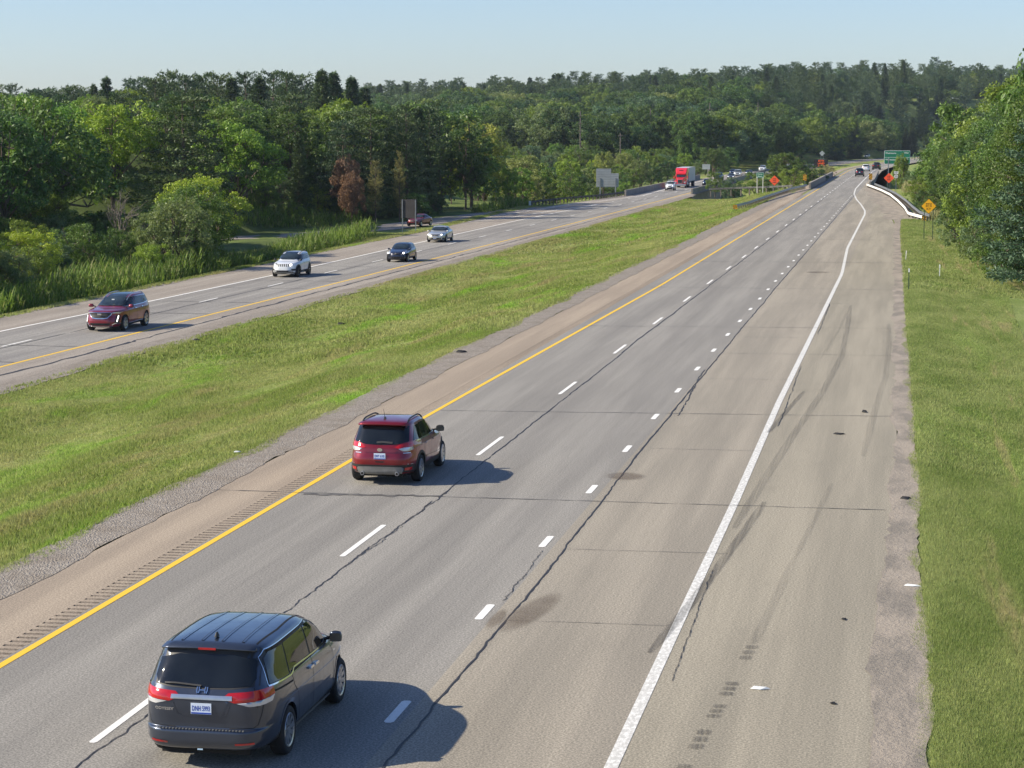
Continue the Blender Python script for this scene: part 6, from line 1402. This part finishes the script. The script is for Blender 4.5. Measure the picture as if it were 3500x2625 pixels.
cnt['J'] = scatter('J', 8, 60, 470, 640, 12, [('round0', 'leaf_mid'), ('tall2', 'leaf_dark'), ('round2', 'leaf_mid')], (9, 13), 'trees behind the large green sign', lab=labs('behind the large green sign'), lim=(-.5, .60))
cnt['K'] = scatter('K', 4.9, 10, 138, 236, 3.1, [('shrub0', 'leaf_mid'), ('shrub1', 'leaf_grey'), ('shrub2', 'leaf_dark'), ('shrub1', 'leaf_mid')], lambda x, y: RS.uniform(1.8, 3.2) + (x - 5) * .25, 'bushes at the foot of the right-hand trees', 'shrub', lab=shl('at the foot of the right-hand trees'), lim=(-.5, .60), keep=lambda x, y: x > 4.6 + max(0, 165 - y) * .07)
ORD = ['first', 'second', 'third', 'fourth', 'fifth', 'sixth', 'seventh', 'eighth', 'ninth', 'tenth', 'eleventh', 'twelfth', 'thirteenth', 'fourteenth', 'fifteenth', 'sixteenth', 'seventeenth', 'eighteenth', 'nineteenth']
def nth(i): return ORD[i] if i < 19 else (['twentieth', 'thirtieth', 'fortieth', 'fiftieth', 'sixtieth', 'seventieth', 'eightieth'][(i + 1) // 10 - 2] if (i + 1) % 10 == 0 else ['twenty', 'thirty', 'forty', 'fifty', 'sixty', 'seventy', 'eighty'][(i + 1) // 10 - 2] + '-' + ORD[(i + 1) % 10 - 1])
for g_, L_ in BY_GROUP.items():
    L_.sort(key=lambda q: q[0])
    for i, (_, o_) in enumerate(L_):
        del o_['seq']
        if len(L_) > 1: o_['label'] = o_['label'] + (', leftmost of them' if i == 0 else ', rightmost of them' if i == len(L_) - 1 else ', ' + nth(i) + ' from the left')
print('TREES', cnt, len(TREES))

# ---- the far wood: crowns of the trees above, spread over the closing slope
def far_points():
    rs = np.random.RandomState(5); P = []; A = []
    y = 640.0
    while y < 1480:
        sp = 10.5 + (y - 640) * .004; x = -520 + rs.rand() * sp
        while x < 420:
            px, py = x + rs.uniform(-.42, .42) * sp, y + rs.uniform(-.42, .42) * sp; u = px - float(cx(py)); g = img_x(px, py)
            if -.545 < g < .56 and (u < -53.5 or u > 12): P.append((px, py)); A.append(g)
            x += sp
        y += sp
    for (x0, x1, y0, y1, sp) in ((-420, -150, 330, 640, 11), (-160, -130, 480, 640, 12)):
        yy = y0
        while yy < y1:
            x = x0 + rs.rand() * sp
            while x < x1:
                px, py = x + rs.uniform(-.4, .4) * sp, yy + rs.uniform(-.4, .4) * sp
                if -.545 < img_x(px, py): P.append((px, py))
                x += sp
            yy += sp
    P = np.array(P); return P, ground_z(P[:, 0], P[:, 1])
FP, FZ = far_points(); rs = np.random.RandomState(8); print('FAR', len(FP))
src = {}
for o in C.objects:
    if o.type == 'MESH' and o.name.split('.')[0] == 'crown' and o.data.name not in src: src[(o.data.name)] = o
def find(key, mat):
    me = mats_cache.get((key, mat))
    for o in C.objects:
        if o.type == 'MESH' and o.data is me: return o
KF = [('round0', 'leaf_mid'), ('round2', 'leaf_dark'), ('tall1', 'leaf_mid'), ('round3', 'leaf_dark'), ('tall2', 'leaf_dark'), ('round3', 'leaf_grey'), ('pine0', 'needle_blue'), ('pine0', 'needle'), ('pine1', 'needle'), ('spruce0', 'needle')]
KO = [find(*k) for k in KF]; KO = [(k, o) for k, o in zip(KF, KO) if o is not None]; print('KINDS', len(KO))
ndec = sum(1 for k, _ in KO if k[0][0] in 'rt'); ncon = len(KO) - ndec
me = bpy.data.meshes.new('far_wood'); me.vertices.add(len(FP)); me.vertices.foreach_set('co', np.column_stack([FP, FZ - .5]).astype(np.float32).ravel())
idx = me.attributes.new('kind_index', 'INT', 'POINT'); scl = me.attributes.new('size', 'FLOAT_VECTOR', 'POINT'); rot = me.attributes.new('turn', 'FLOAT_VECTOR', 'POINT')
gx = np.array([img_x(a, b) for a, b in FP]); far = FP[:, 1]
pcon = np.clip((far - 900) / 250, 0, .75); pcon = np.where((gx < -.16) & (far > 430), .8, pcon)      # conifers on the crest and on the left skyline
con = rs.rand(len(FP)) < pcon
ii = np.where(con, ndec + rs.randint(0, max(ncon, 1), len(FP)), rs.randint(0, ndec, len(FP))).astype(np.int32); idx.data.foreach_set('value', ii)
H0 = np.array([{'round': 10, 'tall': 12, 'pine': 15, 'spruce': 15}[k[0].rstrip('0123456789')] for k, _ in KO])
hh = np.where(con, rs.uniform(14, 23, len(FP)), rs.uniform(10, 20, len(FP))); s = hh / H0[ii]
wd_ = s * rs.uniform(.95, 1.3, len(FP)); scl.data.foreach_set('vector', np.column_stack([wd_, wd_, s]).astype(np.float32).ravel())
rot.data.foreach_set('vector', np.column_stack([0 * s, 0 * s, rs.rand(len(FP)) * 6.28]).astype(np.float32).ravel())
fw = link('far_wood', me); tag(fw, 'wooded slope of pines and broadleaf trees closing the view', kind='stuff')
ng = bpy.data.node_groups.new('far_wood_nodes', 'GeometryNodeTree'); ng.interface.new_socket('Geometry', in_out='INPUT', socket_type='NodeSocketGeometry'); ng.interface.new_socket('Geometry', in_out='OUTPUT', socket_type='NodeSocketGeometry')
gi = ng.nodes.new('NodeGroupInput'); go = ng.nodes.new('NodeGroupOutput'); jn = ng.nodes.new('GeometryNodeGeometryToInstance'); iop = ng.nodes.new('GeometryNodeInstanceOnPoints')
for k, o in reversed(KO):
    oi = ng.nodes.new('GeometryNodeObjectInfo'); oi.inputs['Object'].default_value = o; oi.inputs['As Instance'].default_value = True; oi.transform_space = 'ORIGINAL'
    ng.links.new(oi.outputs['Geometry'], jn.inputs[0])
# Geometry to Instance keeps link order; Join first so that every source stays one instance
jg = ng.nodes.new('GeometryNodeJoinGeometry')
for l in list(ng.links):
    if l.to_node == jn: ng.links.remove(l)
for n_ in [n for n in ng.nodes if n.bl_idname == 'GeometryNodeObjectInfo']: ng.links.new(n_.outputs['Geometry'], jg.inputs[0])
ng.nodes.remove(jn); ng.links.new(jg.outputs[0], iop.inputs['Instance']); ng.links.new(gi.outputs[0], iop.inputs['Points'])
iop.inputs['Pick Instance'].default_value = True
def attr(nm, ty):
    a = ng.nodes.new('GeometryNodeInputNamedAttribute'); a.data_type = ty; a.inputs['Name'].default_value = nm; return a.outputs['Attribute']
ng.links.new(attr('kind_index', 'INT'), iop.inputs['Instance Index']); ng.links.new(attr('size', 'FLOAT_VECTOR'), iop.inputs['Scale'])
e2r = ng.nodes.new('FunctionNodeEulerToRotation'); ng.links.new(attr('turn', 'FLOAT_VECTOR'), e2r.inputs[0]); ng.links.new(e2r.outputs[0], iop.inputs['Rotation'])
ng.links.new(iop.outputs[0], go.inputs[0]); md = fw.modifiers.new('spread', 'NODES'); md.node_group = ng

# ------------------------------------------------------------------ poles and wires
def pole(x, y, z0, z1, label, arms):
    t = empty('utility_pole', (x, y, z0), 0, label, 'utility pole', 'utility poles along the power line'); h = z1 - z0
    m = MB(); m.tube([(0, 0, -2), (0, 0, h)], .24, 8, .14); m.build('pole', M['post_wood'], t)
    for f, w in arms: MB().box((0, -.25, h * f), (w, .16, .18)).build('crossarm', M['post_wood'], t)
    return t
pole(-89.0, 600, -2.0, 15.2, 'utility pole with stacked insulators, left of the other poles', [(.92, 1.2), (.80, 1.2), (.68, 1.2), (.5, 1.0)])
pole(-81.3, 700, .5, 16.9, 'tall bare-topped utility pole with two low crossarms', [(.56, 3.4), (.30, 3.6)])
pole(-66.8, 750, 2, 19.6, 'utility pole with three crossarms standing before the dark wood', [(.86, 2.4), (.74, 2.8), (.60, 3.6)])
pole(-53.9, 800, 6, 20.2, 'slim utility pole farthest to the right', [(.9, 1.6)])
pole(-72.7, 560, -3, 9.1, 'ivy covered utility pole near the guardrail bushes', [(.95, 1.2)])
# ------------------------------------------------------------------ grass, reeds, weeds
def tufts(x, y, z, h, w, n_blade, rs, lean=.45):
    n = len(x); k = n * n_blade; bx = np.repeat(x, n_blade) + rs.randn(k) * .035; by = np.repeat(y, n_blade) + rs.randn(k) * .035; bz = np.repeat(z, n_blade)
    hh = np.repeat(h, n_blade) * rs.uniform(.6, 1.25, k); ww = np.repeat(w, n_blade) * rs.uniform(.7, 1.3, k); a = rs.rand(k) * 6.283; l = rs.rand(k) * lean * hh; b = rs.rand(k) * 6.283
    dx, dy = np.cos(a) * ww / 2, np.sin(a) * ww / 2
    V = np.stack([np.stack([bx - dx, by - dy, bz], -1), np.stack([bx + dx, by + dy, bz], -1), np.stack([bx + l * np.cos(b), by + l * np.sin(b), bz + hh], -1)], 1).reshape(-1, 3)
    return V, np.arange(k * 3).reshape(k, 3)
def grass_patch(name, x0, x1, y0, y1, per, h, w, seed, mat='blade', nb=5, lean=.6, label=None, edge=None, patch=.5):
    rs = np.random.RandomState(seed); fa = x0 if callable(x0) else (lambda q: x0 + 0 * q); fb = x1 if callable(x1) else (lambda q: x1 + 0 * q)
    n = int(per * (y1 - y0)); y = rs.uniform(y0, y1, n); t = rs.rand(n); x = fa(y) + (fb(y) - fa(y)) * t
    g = np.array([0.]); im = (x * math.cos(CAMA) + y * math.sin(CAMA)) / np.maximum(-x * math.sin(CAMA) + y * math.cos(CAMA), 1) * 2
    k = (im > -.56) & (im < .60); x, y = x[k], y[k]
    d = .5 + .5 * np.sin(x * 1.1 + 2 * np.sin(y * .31)) * np.cos(y * .43 + x * .5); k = rs.rand(len(x)) < (1 - patch) + patch * d; x, y = x[k], y[k]
    z = ground_z(x, y) - .02 - .0; hh = h * (.7 + .6 * (.5 + .5 * np.sin(x * .7 + y * .12) * np.sin(y * .23))); V, F = tufts(x, y, z, hh, np.full(len(x), w), nb, rs, lean)
    o = link(name, mesh_np(name, V, F), M[mat]); tag(o, label, kind='stuff'); return o
w1 = lambda y: np.interp(y, [25, 60, 120, 200], [.55, .45, -.05, -.6])
grass_patch('grass', w1, lambda y: w1(y) + np.interp(y, [28, 60], [1.8, 4]), 28, 60, 2300, .11, .012, 1, label='green grass at the right verge, nearest stretch', nb=6, patch=.25)
grass_patch('grass', w1, lambda y: w1(y) + np.interp(y, [60, 235], [4.2, 8.5]), 60, 130, 1500, .13, .03, 2, label='green grass of the right verge', nb=5, patch=.25)
grass_patch('grass', w1, lambda y: w1(y) + 8, 130, 236, 450, .16, .06, 3, label='farther grass of the right verge below the bushes', nb=5, patch=.3)
grass_patch('grass', -37.4, -18.45, 40, 100, 2600, .12, .032, 4, label='grass of the median, nearest stretch', nb=4, lean=.9, patch=.4)
grass_patch('grass', -37.2, -18.4, 100, 200, 700, .15, .065, 5, label='grass of the median, middle stretch', nb=4, lean=.9, patch=.4)
grass_patch('grass', -36.8, -18.6, 200, 392, 220, .18, .12, 6, label='grass of the median before the bridges', nb=4, lean=.9, patch=.4)
grass_patch('grass', -36.8, -18.0, 478, 640, 120, .2, .2, 7, label='grass between the carriageways beyond the bridges', nb=4, lean=.9, patch=.4)
grass_patch('grass', lambda y: np.interp(y, [60, 250, 300, 345], [-54.6, -54.9, -57, -57.5]), lambda y: np.interp(y, [60, 250, 300, 345], [-52.9, -53.4, -55.2, -54.6]), 90, 340, 60, .2, .08, 8, label='mown strip between the far shoulder and the reeds', nb=5)
grass_patch('grass', -63, -53.6, 190, 236, 260, .2, .08, 9, label='patch of grass before the exit ramp', nb=5)
for nm, xa, xb, y0, y1, per, h, w, sd, lb in ((0, lambda y: w1(y) - .32 * (.5 + .5 * np.sin(y * 1.3) * np.sin(y * .37)), lambda y: w1(y) + .2, 28, 110, 260, .075, .012, 31, 'grass creeping over the dirt edge of the right shoulder'), (0, -18.8, lambda y: -18.35 + .3 * np.sin(y * .6) * np.sin(y * .17), 42, 200, 160, .09, .03, 32, 'grass creeping over the gravel beside the left shoulder'), (0, lambda y: pvl(y) + .2, lambda y: pvl(y) + 1.3, 85, 330, 60, .14, .06, 33, 'grass creeping over the gravel beside the opposite carriageway')):
    grass_patch('grass', xa, xb, y0, y1, per, h, w, sd, label=lb, nb=5, patch=.8)
def reeds(name, x0, x1, y0, y1, per, h, seed, label, mat='reed'):
    rs = np.random.RandomState(seed); n = int(per * (y1 - y0)); y = rs.uniform(y0, y1, n); fa = (lambda q: x0 + 0 * q) if not callable(x0) else x0; fb = (lambda q: x1 + 0 * q) if not callable(x1) else x1
    x = fa(y) + (fb(y) - fa(y)) * rs.rand(n); z = ground_z(x, y) - .1; H = h * (.75 + .25 * np.sin(y * .23) * np.cos(x * .9) + rs.randn(n) * .08) ; V = []; k = 6
    for j in range(k):
        a = rs.rand(n) * 6.283; t0 = H * (j / k) * .9; ln = rs.uniform(.5, .95, n) * (1 if j else 1.6); ca, sa = np.cos(a), np.sin(a); w = .030
        p0 = np.stack([x + sa * w, y - ca * w, z + t0], -1); p1 = np.stack([x - sa * w, y + ca * w, z + t0], -1)
        p2 = np.stack([x + ca * ln * .30 - sa * w, y + sa * ln * .30 + ca * w, z + t0 + ln * .62], -1); p3 = np.stack([x + ca * ln * .30 + sa * w, y + sa * ln * .30 - ca * w, z + t0 + ln * .62], -1)
        p4 = np.stack([x + ca * ln * .62, y + sa * ln * .62, z + t0 + ln * (.74 if j < k - 1 else 1.0)], -1)
        V.append(np.stack([p0, p1, p2, p3], 1)); V.append(np.stack([p3, p2, p4, p4 + .001], 1))
    V = np.concatenate(V, 0).reshape(-1, 3); o = link(name, mesh_np(name, V, np.arange(len(V)).reshape(-1, 4)), M[mat]); tag(o, label, kind='stuff'); return o
reeds('reeds', -60.5, -55.2, 100, 172, 34, 2.6, 21, 'tall green reeds between the far shoulder and the shrubs')
reeds('weeds', -60.5, -55.6, 170, 200, 30, .9, 29, 'knee-high rough grass between the two reed beds')
reeds('reeds', -59.5, -56.0, 199, 229, 26, 2.2, 22, 'lighter reeds beside the open grass by the exit ramp')
reeds('reeds', lambda y: np.interp(y, [232, 262], [-80, -72]), lambda y: np.interp(y, [232, 262], [-74.5, -66]), 232, 262, 22, 2.0, 23, 'reeds along the far side of the exit ramp')
reeds('weeds', -60, -57.4, 300, 338, 14, 1.6, 24, 'tall weeds before the start of the left guardrail')
reeds('weeds', 2.2, 5.5, 236, 330, 6, .9, 25, 'dry weeds behind the white guardrail', 'weed')
reeds('weeds', -37, -17, 392, 402, 25, 1.3, 26, 'tall weeds at the edge of the river valley')
reeds('weeds', -51.8, -50.6, 300, 400, 4, .5, 27, 'weeds under the left guardrail', 'weed') if False else None
reeds('weeds', -1, 5, 340, 400, 8, 1.2, 28, 'dry weeds on the bank right of the bridge', 'weed')
# ------------------------------------------------------------------ haze
hm = bpy.data.materials.new('haze_air'); hm.use_nodes = True; hm.node_tree.nodes.remove(hm.node_tree.nodes['Principled BSDF'])
pv = hm.node_tree.nodes.new('ShaderNodeVolumePrincipled'); pv.inputs['Color'].default_value = (.74, .85, 1.0, 1); pv.inputs['Density'].default_value = .00006; pv.inputs['Anisotropy'].default_value = .2
hm.node_tree.links.new(pv.outputs[0], hm.node_tree.nodes['Material Output'].inputs['Volume'])
o = MB().box((850, 1900, 31), (3700, 4400, 90)).build('haze', hm); tag(o, kind='stuff')
